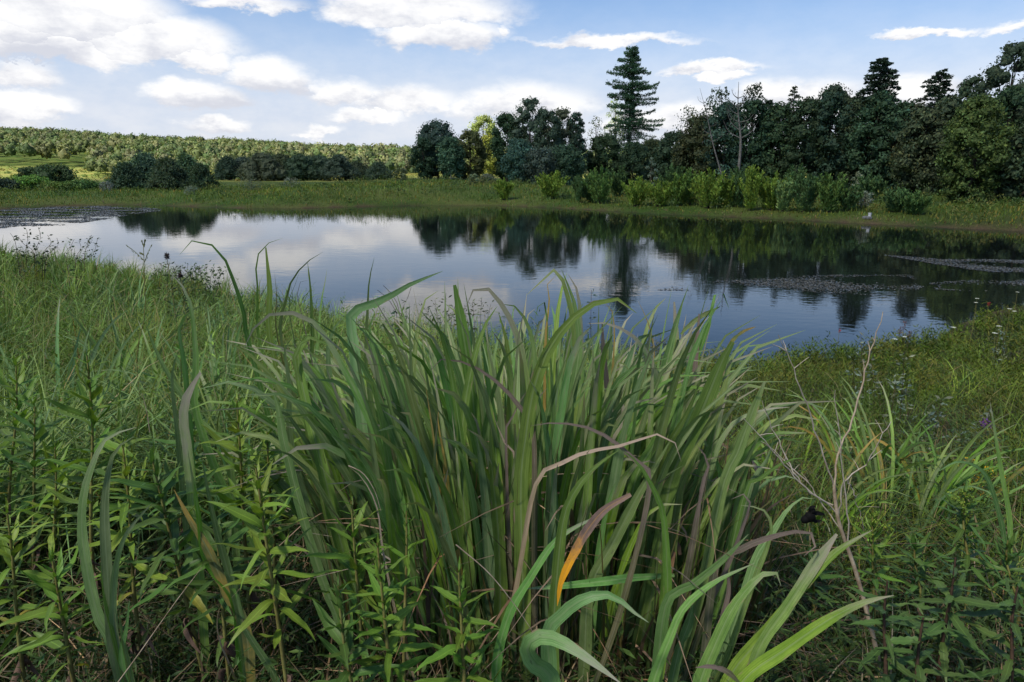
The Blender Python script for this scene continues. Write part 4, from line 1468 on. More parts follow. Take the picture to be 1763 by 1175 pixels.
def build_clump():
    g = ground(*CLUMP)
    root = thing('grass_clump', 'big clump of broad arching grass with grey-purple tips in the middle foreground', 'grass clump', g)
    T = lambda *a, **k: traced(root, *a, **k)
    # --- enlargement A
    T('A', [(545, 1175), (430, 900), (330, 690), (230, 500), (150, 370), (70, 305), (-20, 290), (-130, 310), (-200, 390), (-235, 470)], 46, 1.50, 'r', 1.45, tw=.1)
    T('A', [(390, 1000), (350, 700), (325, 500), (305, 350), (305, 262), (345, 268), (480, 220), (600, 150), (770, 80)], 74, 1.75, 'b', 1.95, tw=0)
    T('A', [(545, 1175), (520, 900), (460, 640), (415, 470), (400, 340), (425, 290)], 66, 1.62, 'b')
    T('A', [(760, 1175), (650, 850), (570, 560), (510, 420), (460, 340), (435, 345), (425, 400)], 66, 1.55, 'r', 1.45, tw=.1)
    T('A', [(660, 1175), (600, 900), (545, 660), (505, 520), (475, 500)], 56, 1.58, 'g')
    T('A', [(870, 1175), (868, 900), (895, 680), (945, 460), (1005, 310), (1045, 258)], 70, 1.45, 'r')
    T('A', [(1050, 1175), (1030, 900), (990, 690), (945, 585)], 66, 1.48, 'r')
    T('A', [(1165, 1175), (1190, 920), (1225, 700), (1285, 520), (1380, 370), (1500, 262), (1610, 222), (1690, 232), (1750, 292)], 92, 1.36, 'r', 1.30, tw=.15)
    T('A', [(1390, 1100), (1430, 800), (1445, 560), (1430, 330), (1390, 170), (1352, 66), (1325, 80), (1260, 140), (1190, 205)], 48, 1.80, 'g', 1.75)
    T('A', [(1420, 1150), (1455, 800), (1465, 520), (1462, 260), (1440, 150), (1405, 96)], 58, 1.85, 'r')
    T('A', [(1075, 1000), (1062, 780), (1030, 600), (990, 420)], 58, 1.66, 'b')
    T('A', [(940, 1000), (925, 740), (890, 500), (858, 300), (830, 150)], 62, 1.72, 'g', blunt=True, tw=0)
    T('A', [(1205, 1000), (1200, 700), (1165, 470), (1105, 310), (1040, 212), (980, 157), (930, 168), (888, 262)], 56, 1.78, 'r', 1.72)
    T('A', [(1248, 900), (1240, 600), (1225, 430), (1180, 310), (1115, 245), (1060, 245)], 46, 1.88, 'r')
    T('A', [(1112, 900), (1112, 640), (1092, 430), (1050, 285)], 52, 1.82, 'g')
    T('A', [(160, 1060), (95, 810), (52, 610), (38, 490), (72, 425), (130, 405), (175, 450), (240, 480)], 72, 1.55, 'r', 1.65, tw=.1)
    T('A', [(120, 1000), (128, 700), (125, 470)], 50, 1.95, 'b')
    T('A', [(390, 620), (392, 240), (402, 110), (425, 10)], 26, 2.1, 'g')
    T('A', [(610, 900), (620, 600), (640, 410), (668, 262), (700, 200), (750, 178)], 48, 1.75, 'r')
    T('A', [(1230, 900), (1170, 780), (1080, 672), (980, 592), (900, 550), (820, 527), (740, 532), (700, 590)], 36, 1.40, 'p', 1.42)
    T('A', [(1300, 1120), (1308, 860), (1300, 660), (1288, 590)], 58, 1.62, 'g')
    T('A', [(110, 800), (112, 400), (100, 150), (86, 30)], 32, 2.15, 'g')
    T('A', [(130, 800), (150, 300), (170, 170), (186, 66)], 26, 2.2, 'g')
    T('A', [(1540, 1100), (1545, 700), (1555, 420), (1560, 240)], 34, 1.95, 'g')
    T('A', [(1545, 900), (1535, 620), (1525, 400)], 42, 1.85, 'b')
    T('A', [(1000, 900), (985, 780), (960, 560), (935, 430)], 44, 1.9, 'b')
    T('A', [(210, 1170), (235, 900), (210, 700), (190, 500), (215, 380), (280, 300)], 50, 1.85, 'b')
    T('A', [(740, 1060), (715, 860), (682, 650)], 20, 1.5, 'y')
    T('A', [(800, 1170), (770, 980), (745, 830), (755, 755)], 26, 1.46, 'y')
    T('A', [(1140, 1060), (1080, 940), (1030, 820)], 26, 1.44, 't')
    T('A', [(1090, 940), (1110, 850), (1160, 740), (1200, 680)], 24, 1.44, 'p')
    T('A', [(1290, 430), (1310, 250), (1300, 140), (1350, 95)], 20, 2.0, 'y')
    T('A', [(1295, 520), (1300, 400), (1290, 260), (1265, 220), (1235, 330)], 22, 2.0, 'r')
    # --- enlargement B
    T('B', [(740, 1175), (830, 950), (900, 800), (965, 640), (1015, 520), (1062, 438)], 84, 1.48, 'r', 1.42, blunt=True, tw=0)
    T('B', [(1010, 520), (1060, 432), (1115, 385), (1180, 360)], 20, 1.44, 'y', root_px=False)
    T('B', [(930, 1000), (1000, 720), (1036, 560), (1046, 470)], 42, 1.6, 'g')
    T('B', [(1010, 1175), (1085, 1000), (1132, 870), (1182, 740), (1222, 640)], 58, 1.42, 'r', blunt=True, tw=0)
    T('B', [(840, 720), (885, 500), (930, 390), (960, 250), (982, 172), (1008, 182), (1042, 268)], 38, 1.9, 'g')
    T('B', [(790, 800), (782, 600), (775, 400), (766, 235)], 34, 1.95, 'g', blunt=True, tw=0)
    T('B', [(810, 800), (836, 600), (852, 360)], 32, 1.8, 'r', blunt=True)
    T('B', [(850, 760), (878, 480), (892, 295)], 28, 1.85, 'p', blunt=True)
    T('B', [(440, 900), (425, 660), (408, 500), (402, 345)], 36, 1.85, 'p', blunt=True)
    T('B', [(690, 900), (680, 640), (640, 520), (570, 420), (480, 362), (400, 340), (328, 346)], 46, 1.70, 'r', 1.6)
    T('B', [(560, 1175), (650, 980), (725, 850), (788, 710), (802, 645)], 82, 1.46, 'r')
    T('B', [(650, 1175), (725, 980), (830, 800), (908, 605)], 60, 1.52, 'r')
    T('B', [(440, 1175), (530, 910), (620, 760), (705, 608)], 62, 1.52, 'r')
    T('B', [(150, 1175), (205, 960), (250, 700), (285, 480), (272, 290), (240, 180), (195, 70)], 56, 1.75, 'g')
    T('B', [(960, 1050), (1040, 880), (1120, 815), (1240, 778), (1352, 768)], 52, 1.6, 'b', 1.5)
    T('B', [(1130, 1175), (1200, 1130), (1270, 1075), (1360, 1030), (1445, 1024)], 42, 1.45, 'r', 1.4)
    T('B', [(1060, 1175), (1120, 1060), (1180, 940), (1222, 865)], 66, 1.55, 'b')
    T('B', [(1150, 1175), (1200, 1080), (1240, 1020), (1268, 930)], 48, 1.5, 'b')
    T('B', [(640, 1175), (565, 1035), (430, 920), (290, 860), (130, 848), (40, 862)], 34, 1.30, 'p', 1.34, root_px=980)
    T('B', [(60, 1175), (190, 1055), (330, 992), (450, 974), (570, 938), (690, 904), (770, 948), (802, 1045)], 30, 1.34, 't', 1.28, root_px=800)
    T('B', [(900, 1150), (880, 950), (910, 860), (950, 735)], 46, 1.7, 'b')
    T('B', [(1000, 1175), (960, 1010), (905, 920), (880, 850)], 40, 1.6, 'b')
    T('B', [(590, 900), (610, 680), (625, 545)], 48, 1.85, 'b', blunt=True)
    T('B', [(570, 820), (560, 640), (520, 555), (455, 530)], 36, 1.8, 'r')
    T('B', [(660, 560), (655, 430), (630, 330), (580, 225)], 18, 2.1, 'y')
    T('B', [(460, 500), (455, 300), (430, 245), (410, 235)], 20, 2.0, 'y')
    T('B', [(910, 1160), (940, 1080), (910, 990), (880, 960)], 40, 1.38, 'p')
    T('B', [(380, 640), (340, 520), (330, 400)], 30, 1.95, 'b', blunt=True)
    T('B', [(480, 900), (500, 840), (515, 770), (505, 740)], 50, 1.6, 'r', blunt=True)
    T('B', [(800, 400), (830, 365), (900, 310), (1000, 258)], 26, 1.92, 'g', root_px=False)
    # --- enlargement C / D / G: the near lower leaves
    T('C', [(840, 225), (710, 300), (620, 405), (560, 510), (490, 660), (468, 790)], 50, 1.18, 'o', 1.16, root_px=False, tw=0, n=18)
    T('C', [(450, 900), (470, 600), (505, 330), (570, 190), (660, 85), (780, 0)], 72, 1.22, 'g', 1.2, tw=.1)
    T('C', [(1020, 800), (1020, 520), (1000, 310), (950, 190), (880, 70), (790, -5)], 50, 1.24, 'r', 1.2)
    T('C', [(430, 1120), (420, 920), (480, 845), (560, 775), (660, 735), (760, 740), (835, 805), (930, 872)], 92, 1.12, 'b', 1.02, tw=.2)
    T('C', [(440, 1175), (345, 1075), (318, 990), (390, 940), (500, 975), (625, 1055), (790, 1180)], 112, 1.06, 'b', 0.86, tw=.15)
    T('C', [(160, 1100), (225, 830), (335, 640), (450, 470), (560, 390), (705, 322)], 54, 1.28, 'b', 1.3)
    T('C', [(1060, 633), (860, 645), (700, 664), (500, 686), (310, 702)], 44, 1.36, 'b', 1.30, root_px=False, tw=.1)
    T('C', [(630, 720), (760, 455), (880, 225), (960, 90), (1040, -50)], 74, 1.34, 'g')
    T('C', [(985, 1100), (1010, 720), (1012, 360)], 62, 1.30, 'g')
    T('C', [(955, 1175), (1040, 950), (1110, 800), (1260, 672), (1465, 572)], 62, 1.18, 'b')
    T('C', [(1020, 775), (1150, 682), (1300, 560), (1435, 425)], 74, 1.22, 'r', root_px=1110)
    T('C', [(1190, 1175), (1260, 1000), (1350, 810), (1440, 690), (1520, 622), (1580, 625), (1600, 690)], 84, 1.14, 'g', 1.08)
    T('D', [(330, 1185), (560, 1005), (780, 855), (960, 768), (1105, 735)], 84, 1.12, 'g', 1.06, root_px=1230, tw=.1)
    T('D', [(290, 1120), (480, 900), (620, 720), (760, 560), (870, 475), (995, 405)], 74, 1.25, 'r', 1.2)
    T('D', [(430, 990), (560, 800), (700, 585), (815, 425)], 58, 1.22, 'r', blunt=True)
    T('D', [(200, 600), (300, 520), (400, 468), (540, 425), (640, 410), (700, 432), (706, 490), (650, 535)], 48, 1.28, 'p', 1.2, root_px=1200)
    T('D', [(400, 560), (490, 420), (560, 310), (640, 242), (700, 248)], 52, 1.4, 'b')
    T('D', [(60, 1100), (160, 800), (240, 640), (370, 300), (350, 225), (280, 250)], 34, 1.3, 'p')
    T('D', [(330, 850), (400, 650), (460, 500), (485, 380), (440, 300), (330, 280)], 34, 1.34, 'r')
    T('D', [(20, 1000), (60, 900), (90, 780)], 48, 1.2, 'b', blunt=True)
    T('D', [(110, 430), (160, 330), (240, 150), (300, 30)], 70, 1.5, 'r')
    T('D', [(260, 760), (265, 640), (250, 560)], 40, 1.3, 'p')
    T('D', [(240, 700), (275, 480), (330, 200), (400, -30)], 56, 1.55, 'g')
    T('D', [(330, 520), (370, 300), (430, 120), (480, 20)], 64, 1.6, 'b')
    T('D', [(330, 1185), (260, 1120), (180, 1095), (100, 1100)], 30, 1.05, 'p', root_px=False)
    T('G', [(1030, 1100), (1060, 780), (1050, 400), (1020, 100), (1010, -150)], 84, 1.40, 'g')
    T('G', [(860, 900), (810, 600), (735, 330), (660, 100)], 56, 1.5, 'g')
    T('G', [(880, 560), (880, 350), (890, 100), (885, -60)], 54, 1.55, 'b')
    T('G', [(860, 640), (830, 400), (790, 200), (770, 60)], 34, 1.45, 'y')
    T('G', [(690, 760), (650, 380), (600, 150), (560, -30)], 40, 1.6, 'g')
    T('G', [(470, 520), (440, 300), (370, 150), (290, 80)], 14, 1.35, 't')
    T('G', [(1130, 760), (1170, 500), (1200, 250), (1210, 0)], 50, 1.5, 'g')
    T('G', [(600, 620), (580, 300), (545, 120), (540, 20)], 30, 1.55, 'g')
    T('P', [(1165, 1175), (1155, 960), (1180, 800), (1230, 720), (1262, 610)], 24, 1.5, 'g')
    T('P', [(700, 1175), (690, 1000), (672, 860), (640, 700), (628, 600)], 20, 1.7, 'g')
    # tall loose leaves at the back left of the clump
    T('F', [(1060, 1170), (1010, 880), (960, 680), (890, 480), (815, 290), (720, 170), (620, 95), (540, 74), (430, 105), (365, 160), (343, 235)], 62, 1.9, 'g', 1.8)
    T('F', [(1170, 1170), (1140, 600), (1118, 330), (1135, 240), (1210, 140), (1300, 85), (1400, 58)], 36, 2.1, 'r', 2.0)
    T('F', [(1280, 1170), (1262, 600), (1240, 350), (1220, 155)], 58, 2.15, 'g', blunt=True, tw=0)
    T('F', [(1345, 1100), (1330, 640), (1308, 410)], 28, 2.2, 'y')
    T('F', [(1380, 1100), (1420, 720), (1480, 490), (1570, 370), (1680, 270), (1800, 200)], 46, 2.05, 'g', 2.0)
    T('F', [(1470, 900), (1510, 560), (1560, 400)], 22, 2.1, 'r')
    T('F', [(1700, 900), (1680, 560), (1640, 400), (1645, 300)], 40, 2.2, 'r')
    T('F', [(1620, 1000), (1530, 560), (1600, 500), (1720, 470)], 18, 2.0, 'p')
    T('L', [(1000, 1000), (992, 700), (965, 430), (915, 320), (858, 262)], 46, 1.8, 'b')
    T('L', [(950, 1175), (928, 1010), (945, 890), (1015, 768)], 50, 1.50, 'r', blunt=True, root_px=345, tw=0)
    T('L', [(1600, 1175), (1550, 950), (1505, 780), (1490, 690), (1520, 622), (1595, 588)], 82, 1.60, 'r', 1.6, tw=0)
    T('L', [(1480, 1175), (1462, 830), (1440, 650), (1480, 588)], 46, 1.66, 'b')
    T('L', [(1450, 1175), (1415, 980), (1385, 870)], 60, 1.5, 'b', blunt=True)
    T('L', [(1150, 1175), (1000, 1000), (830, 740), (750, 560), (730, 500)], 40, 1.9, 'b', root_px=420)
    T('L', [(900, 1100), (870, 800), (905, 650)], 34, 1.8, 'b', root_px=330)
    T('L', [(940, 800), (905, 560), (940, 480), (1050, 410)], 40, 1.95, 'b', root_px=340)
    # --- leaves that fill the clump
    have = len(root.children)
    kinds = 'ggggggbbbbbbbbrrrrggg'
    for i in range(300 - have):
        th = rng.uniform(0, 2 * PI)
        q = math.sqrt(rng.random())
        bx, by = CLUMP + np.array([-.07, 0]) + CLUMP_AX * np.array([.84, 1]) * q * np.array([math.cos(th), math.sin(th)])
        b = ground(bx, by)
        az = th + rng.normal(0, .35)
        front = max(0.0, -math.sin(az))
        sty = kinds[int(rng.integers(len(kinds)))]
        L = rng.uniform(0.84, 1.24) * (1 - 0.08 * q)
        if sty in 'tp':
            L *= 0.6
        if math.cos(az) > .6:
            L *= .90
        lean = (rng.uniform(0.0, 0.10) + 0.18 * q) * (1 - 0.6 * front) * (0.15 if math.cos(az) > .2 else 0.70)
        if rng.random() < .22:
            curl, hook = rng.uniform(0.2, 0.7), 2.0
            L *= .9
        else:
            curl, hook = rng.uniform(1.4, 3.4) * (1 - 0.4 * front), rng.uniform(8, 16)
        strap(root, b, L, az, lean, curl, rng.uniform(0.018, 0.032), sty, side=rng.normal(0, .08), hook=hook)
    # more leaves crowded inside the clump, behind those that can be told apart
    for sty, cnt in (('g', 190), ('b', 110), ('r', 80)):
        j = Join()
        for i in range(cnt):
            th = rng.uniform(0, 2 * PI)
            q = math.sqrt(rng.random())
            bx, by = CLUMP + np.array([-.07, .06]) + CLUMP_AX * np.array([.84, 1]) * q * np.array([math.cos(th), math.sin(th)])
            bb = ground(bx, by)
            az = th + rng.normal(0, .5)
            fr = max(0.0, -math.sin(az))
            hk = rng.random() < .75
            V, F, UV = strap_geo(bb, rng.uniform(0.72, 1.14), az, (rng.uniform(0, .06) + .09 * q) * (1 - .7 * fr) * (.25 if math.cos(az) > .2 else 1), rng.uniform(1.4, 3.2) * (1 - .4 * fr) if hk else rng.uniform(.1, .6),
                                 rng.uniform(.012, .024), 10, rng.normal(0, .08), rng.uniform(8, 15) if hk else 2.0, root.location)
            j.add(V, F, None, UV)
        tag(obj('inner_leaves', j.mesh('inner_leaves', True), STY[sty], root), kind='stuff')
    # the crowded stalks and dry sheaths at the foot of the clump
    j = Join()
    n = 1500
    th = rng.uniform(0, 2 * PI, n)
    q = np.sqrt(rng.random(n))
    x, y = CLUMP[0] + CLUMP_AX[0] * q * np.cos(th) * 1.05, CLUMP[1] + CLUMP_AX[1] * q * np.sin(th) * 1.05
    P = np.stack([x, y, zg(x, y)], 1) - np.array(g)
    sel = rng.random((n, 1))
    c = np.where(sel < .35, tint((0.16, 0.11, 0.07), n, .35), np.where(sel < .6, tint((0.07, 0.12, 0.035), n, .3), tint((0.10, 0.10, 0.04), n, .3)))
    V, F, C = blades(P, rng.uniform(0.3, 0.85, n), rng.uniform(0.006, 0.014, n), th + rng.normal(0, .7, n), rng.uniform(0.02, 0.35, n), 4, c, c * 1.2)
    j.add(V, F, C)
    n = 420
    th = rng.uniform(0, 2 * PI, n)
    q = np.sqrt(rng.random(n))
    x, y = CLUMP[0] + CLUMP_AX[0] * q * np.cos(th), CLUMP[1] + CLUMP_AX[1] * q * np.sin(th)
    P = np.stack([x, y, zg(x, y)], 1) - np.array(g)
    P[:, 2] += rng.uniform(0, .55, n)
    c = tint((0.24, 0.17, 0.12), n, .35)
    V, F, C = blades(P, rng.uniform(0.12, 0.38, n), rng.uniform(0.006, 0.016, n), rng.uniform(0, 2 * PI, n), rng.uniform(0.5, 2.0, n), 6, c)
    j.add(V, F, C)
    tag(obj('stalks', j.mesh('stalks'), M_VEG, root), kind='stuff')


build_clump()


def build_tufts():
    # small bunch bottom left
    Y = 1.28
    g = ground(at(222, 1150, Y).x, Y)
    r = thing('grass_clump', 'small bunch of long drooping grass blades at the bottom left', 'grass clump', g)
    t = lambda *a, **k: traced(r, *a, **k)
    t('E', [(560, 960), (505, 860), (450, 650), (415, 400), (425, 220), (470, 70), (540, -60), (690, -115)], 58, Y, 'b', 1.3, root_px=222, tw=0)
    t('E', [(575, 980), (545, 640), (530, 320), (548, 120), (585, 0), (680, -70)], 62, Y, 'b', 1.32, root_px=222, tw=0)
    t('E', [(600, 1080), (572, 800), (590, 570), (645, 415), (770, 268)], 42, Y, 'b', 1.3, root_px=222)
    t('E', [(615, 1060), (640, 900), (655, 755)], 34, Y, 'b', root_px=222)
    t('E', [(590, 1000), (530, 760), (505, 560)], 26, Y, 'g', root_px=222)
    t('E', [(670, 1175), (620, 950), (600, 800)], 30, Y, 'g', root_px=226)
    t('E', [(610, 1170), (585, 1080), (550, 980)], 18, Y, 't', root_px=222)
    t('E', [(640, 1175), (600, 1060), (575, 960)], 22, Y, 'y', root_px=222)
    # leaning bunch just right of it
    Y = 1.36
    g = ground(at(415, 1150, Y).x, Y)
    r = thing('grass_clump', 'narrow bunch of grass leaning out between the goldenrods at the lower left', 'grass clump', g)
    t('E', [(1240, 900), (1150, 720), (1050, 500), (960, 350), (880, 200)], 66, Y, 'y', root_px=420)
    t('E', [(1220, 860), (1120, 500), (1060, 250), (1020, 30)], 44, Y, 'b', root_px=420)
    t('E', [(1400, 1170), (1240, 900), (1190, 700), (1150, 520)], 40, Y, 'b', root_px=430)
    t('E', [(1210, 1000), (1180, 760), (1040, 560), (1000, 300), (950, 0)], 40, Y, 'g', root_px=420)
    t('E', [(1240, 1080), (1200, 850), (1180, 640)], 26, Y, 'g', root_px=420)
    t('E', [(1190, 1160), (1110, 960), (1100, 840), (1130, 760)], 12, Y, 't', root_px=420)
    # tufts further left on the slope
    spots = [(48, 520, 3.3, 16, .95, 'tall blue-green grass tuft at the far left edge of the near bank'), (140, 600, 3.6, 14, .8, 'blue-green grass tuft behind the leftmost goldenrod'),
             (290, 640, 3.2, 16, .85, 'grass tuft left of the big clump, mid slope'), (215, 560, 4.6, 14, .85, 'grass tuft below the tall seed stalk'),
             (370, 600, 3.6, 16, .85, 'dense grass tuft touching the big clump on the left'), (400, 690, 2.7, 14, .7, 'low grass tuft between the goldenrods and the big clump')]
    for px, py, Y, n, L, lab in spots:
        p = at(px, py, Y)
        g = ground(p.x, Y)
        r = thing('grass_tuft', lab, 'grass tuft', g, 'grass tufts on the left slope')
        for i in range(n):
            a = rng.uniform(0, 2 * PI)
            strap(r, g + Vector((math.cos(a) * .1, math.sin(a) * .1, 0)), L * rng.uniform(0.75, 1.1), a, rng.uniform(.05, .3), rng.uniform(.4, 1.6), rng.uniform(.016, .026), 'bbbbgr'[i % 6], n=10)
    # right-hand tufts
    spots = [(1400, 800, 2.5, 22, .50, 'light grass tuft right behind the bare dead stalk'), (1560, 840, 2.6, 26, .60, 'arching grass tuft right of the bare dead stalk'),
             (1500, 800, 3.0, 22, .58, 'grass tuft between the bare stalk and the silver-leaved plants'), (1640, 870, 2.7, 18, .5, 'grass tuft under the yellow goldenrod flowers'),
             (1370, 720, 3.4, 16, .5, 'pale grass tuft showing past the big clump')]
    for px, py, Y, n, L, lab in spots:
        p = at(px, py, Y)
        g = ground(p.x, Y)
        r = thing('grass_tuft', lab, 'grass tuft', g, 'grass tufts on the right slope')
        for i in range(n):
            a = rng.uniform(0, 2 * PI)
            strap(r, g + Vector((math.cos(a) * .1, math.sin(a) * .1, 0)), L * rng.uniform(0.8, 1.25), a, rng.uniform(.03, .22), rng.uniform(.6, 2.0), rng.uniform(.010, .017), 'ggggbyr'[i % 7], n=10)
    # two tall single blades at the right edge
    Y = 1.9
    g = ground(at(1735, 1060, Y).x, Y)
    r = thing('grass_tuft', 'few tall single blades standing at the right edge', 'grass tuft', g)
    t('P', [(1738, 1010), (1738, 900), (1725, 820), (1712, 740), (1704, 690)], 9, Y, 'g', root_px=False)
    t('P', [(1740, 1010), (1728, 920), (1710, 850), (1690, 810), (1650, 795), (1610, 815)], 8, Y, 'b', root_px=False)


build_tufts()


# ------------------------------------------------------------------ leafy plants
def leaf_proto(name, mat, aspect=0.19, curl=0.35, fold=0.25, teeth=0.0, n=7):
    """unit-length lance leaf along +X, facing +Z"""
    t = np.linspace(0, 1, n + 1)
    w = np.sin(PI * np.clip(t, 0, 1) ** 0.75) ** 0.85 * aspect / 2
    w[0] = aspect * 0.05
    w[-1] = 0.002
    if teeth:
        w = w * (1 + teeth * np.where(np.arange(n + 1) % 2, 1, -1))
    z = -curl * t ** 2 * 0.5 + 0.03 * np.sin(t * 9)
    x = t * (1 - 0.12 * curl * t)
    V = np.stack([np.stack([x, -w, z + w * fold], 1), np.stack([x, w * 0, z], 1), np.stack([x, w, z + w * fold], 1)], 1).reshape(-1, 3)
    UV = np.stack([np.tile([0, .5, 1], n + 1), np.repeat(t, 3)], 1)
    i = (np.arange(n)[:, None] * 3 + np.arange(2)[None]).ravel()
    F = np.stack([i, i + 1, i + 4, i + 3], 1)
    me = mesh_from(name, V, F, UV, smooth=True)
    me.materials.append(mat)
    return me


M_FORB2 = mat_forb('goldenrod_leaf_yellowish', (0.152, 0.240, 0.031))
M_FORB3 = mat_forb('goldenrod_leaf_dull', (0.078, 0.155, 0.034))
M_FORBY = mat_forb('yellowed_leaf', (0.26, 0.24, 0.045))
LEAVES2 = [leaf_proto('leaf', M_FORB2, 0.15, c, .35, .06, 10) for c in (-0.3, 0.2, 0.7, 1.2)]
LEAVES3 = [leaf_proto('leaf', M_FORB3, 0.16, c, .35, .04, 10) for c in (-0.1, 0.4, 0.9)]
YELLOWED = leaf_proto('leaf', M_FORBY, 0.15, 0.9, .5, .08, 10)
LEAVES = [leaf_proto('leaf', M_FORB, 0.145, c, .3) for c in (0.1, 0.5, 0.9, -0.3)] + [leaf_proto('leaf', M_FORB, 0.18, c, .45, .10, 10) for c in (0.35, 0.8)]
DLEAVES = [leaf_proto('leaf', M_FORBD, 0.17, c, .3, .16, 14) for c in (0.1, 0.5, 0.8)]
BROWN = [leaf_proto('withered_leaf', M_BROWNLEAF, 0.3, 2.4, 1.6), leaf_proto('withered_leaf', M_BROWNLEAF, 0.22, 3.0, 1.9)]


def place(me, name, root, pos, az, pitch, roll, L, w=1.0):
    o = bpy.data.objects.new(name, me)
    COL.objects.link(o)
    o.parent = root
    o.matrix_basis = Matrix.Translation(pos) @ Matrix.Rotation(az, 4, 'Z') @ Matrix.Rotation(-pitch, 4, 'Y') @ Matrix.Rotation(roll, 4, 'X') @ Matrix.Diagonal((L, L * w, L, 1))
    return o


def stem_obj(root, pts, r0, r1, mat, name='stem', n=8, sides=6):
    V, F = tube(spline(pts, n), [r0, r1], sides)
    return obj(name, mesh_from(name, V, F, smooth=True), mat, root)


def goldenrod(label, px, py, Y, base_px, nl=44, L=0.105, head=None, dark=False, lo=0.46, fan=1.0, cat='plant', brown=4, stem=None):
    top = at(px, py, Y)
    Yb = Y
    g = ground(at(base_px, 1100, Y).x, Yb)
    root = thing('goldenrod' if not dark else 'broadleaf_weed', label, cat, g, 'goldenrod plants' if not dark else None)
    tp = np.array(top) - np.array(g)
    h = tp[2]
    S = spline([(0, 0, 0), (tp[0] * .35, rng.normal(0, .02), h * .45), tuple(tp * np.array([.8, .8, .8])), tuple(tp)], 20)
    V, F = tube(S, [0.0055, 0.0045, 0.002], 6)
    obj('stem', mesh_from('stem', V, F, smooth=True), stem or (M_STEMBROWN if dark else M_STEM), root)
    protos = DLEAVES if dark else (LEAVES, LEAVES2, LEAVES, LEAVES3)[int(rng.integers(4))]
    L = L * rng.uniform(.76, 1.0)
    a0 = rng.uniform(0, 6)
    for i in range(nl):
        t = lo + (1 - lo) * (i / (nl - 1)) ** 0.72
        p = np.array([np.interp(t, np.linspace(0, 1, 21), S[:, k]) for k in range(3)])
        ll = L * (0.55 + 0.75 * math.sin(PI * min(1, (t - lo) / (1 - lo) * 0.8 + 0.18))) * rng.uniform(.75, 1.2)
        if t > 0.90:
            ll *= 0.62
        pitch = fan * (0.12 + 1.05 * ((t - lo) / (1 - lo)) ** 1.5) + rng.normal(0, .24) if not dark else fan * (-0.25 + 1.25 * ((t - lo) / (1 - lo)) ** 1.6) + rng.normal(0, .22)
        old = not dark and t < lo + .12 and rng.random() < .13
        place(YELLOWED if old else protos[int(rng.integers(len(protos)))], 'leaf', root, Vector(p), a0 + i * 2.399, pitch, rng.normal(0, .35), ll, rng.uniform(.8, 1.2))
    for i in range(brown):
        t = rng.uniform(0.12, lo)
        p = np.array([np.interp(t, np.linspace(0, 1, 21), S[:, k]) for k in range(3)])
        place(BROWN[i % 2], 'withered_leaf', root, Vector(p), rng.uniform(0, 6), -rng.uniform(.3, 1.1), rng.normal(0, .6), L * rng.uniform(.5, .8))
    if head:
        # branched flower head: curving side sprays set with beads
        j = Join()
        for b in range(9):
            a = b * 2.4
            d = np.array([math.cos(a), math.sin(a), 0])
            s = S[-1] - np.array([0, 0, 0.010 * b * head['s']])
            l = (0.018 + 0.006 * b) * head['s']
            Bp = spline([s, s + d * l * .6 + np.array([0, 0, l * .7]), s + d * l * 1.1 + np.array([0, 0, l * .55])], 6)
            V, F = tube(Bp, [0.0014, 0.0008], 4)
            j.add(V, F, (0.10, 0.16, 0.03))
            n = 26
            q = rng.random(n)
            Pp = np.stack([np.interp(q, np.linspace(0, 1, 7), Bp[:, k]) for k in range(3)], 1) + rng.normal(0, 0.0022 * head['s'], (n, 3))
            s2 = rng.uniform(.005, .009, n) * head['s'] ** .5
            V, F, C = cards(Pp, rdir(n, .2, 1), rdir(n), s2, s2 * .6, tint(head['c'], n, .15))
            j.add(V, F, C)
        obj('flower_head', j.mesh('flower_head'), M_VEG, root)
    return root


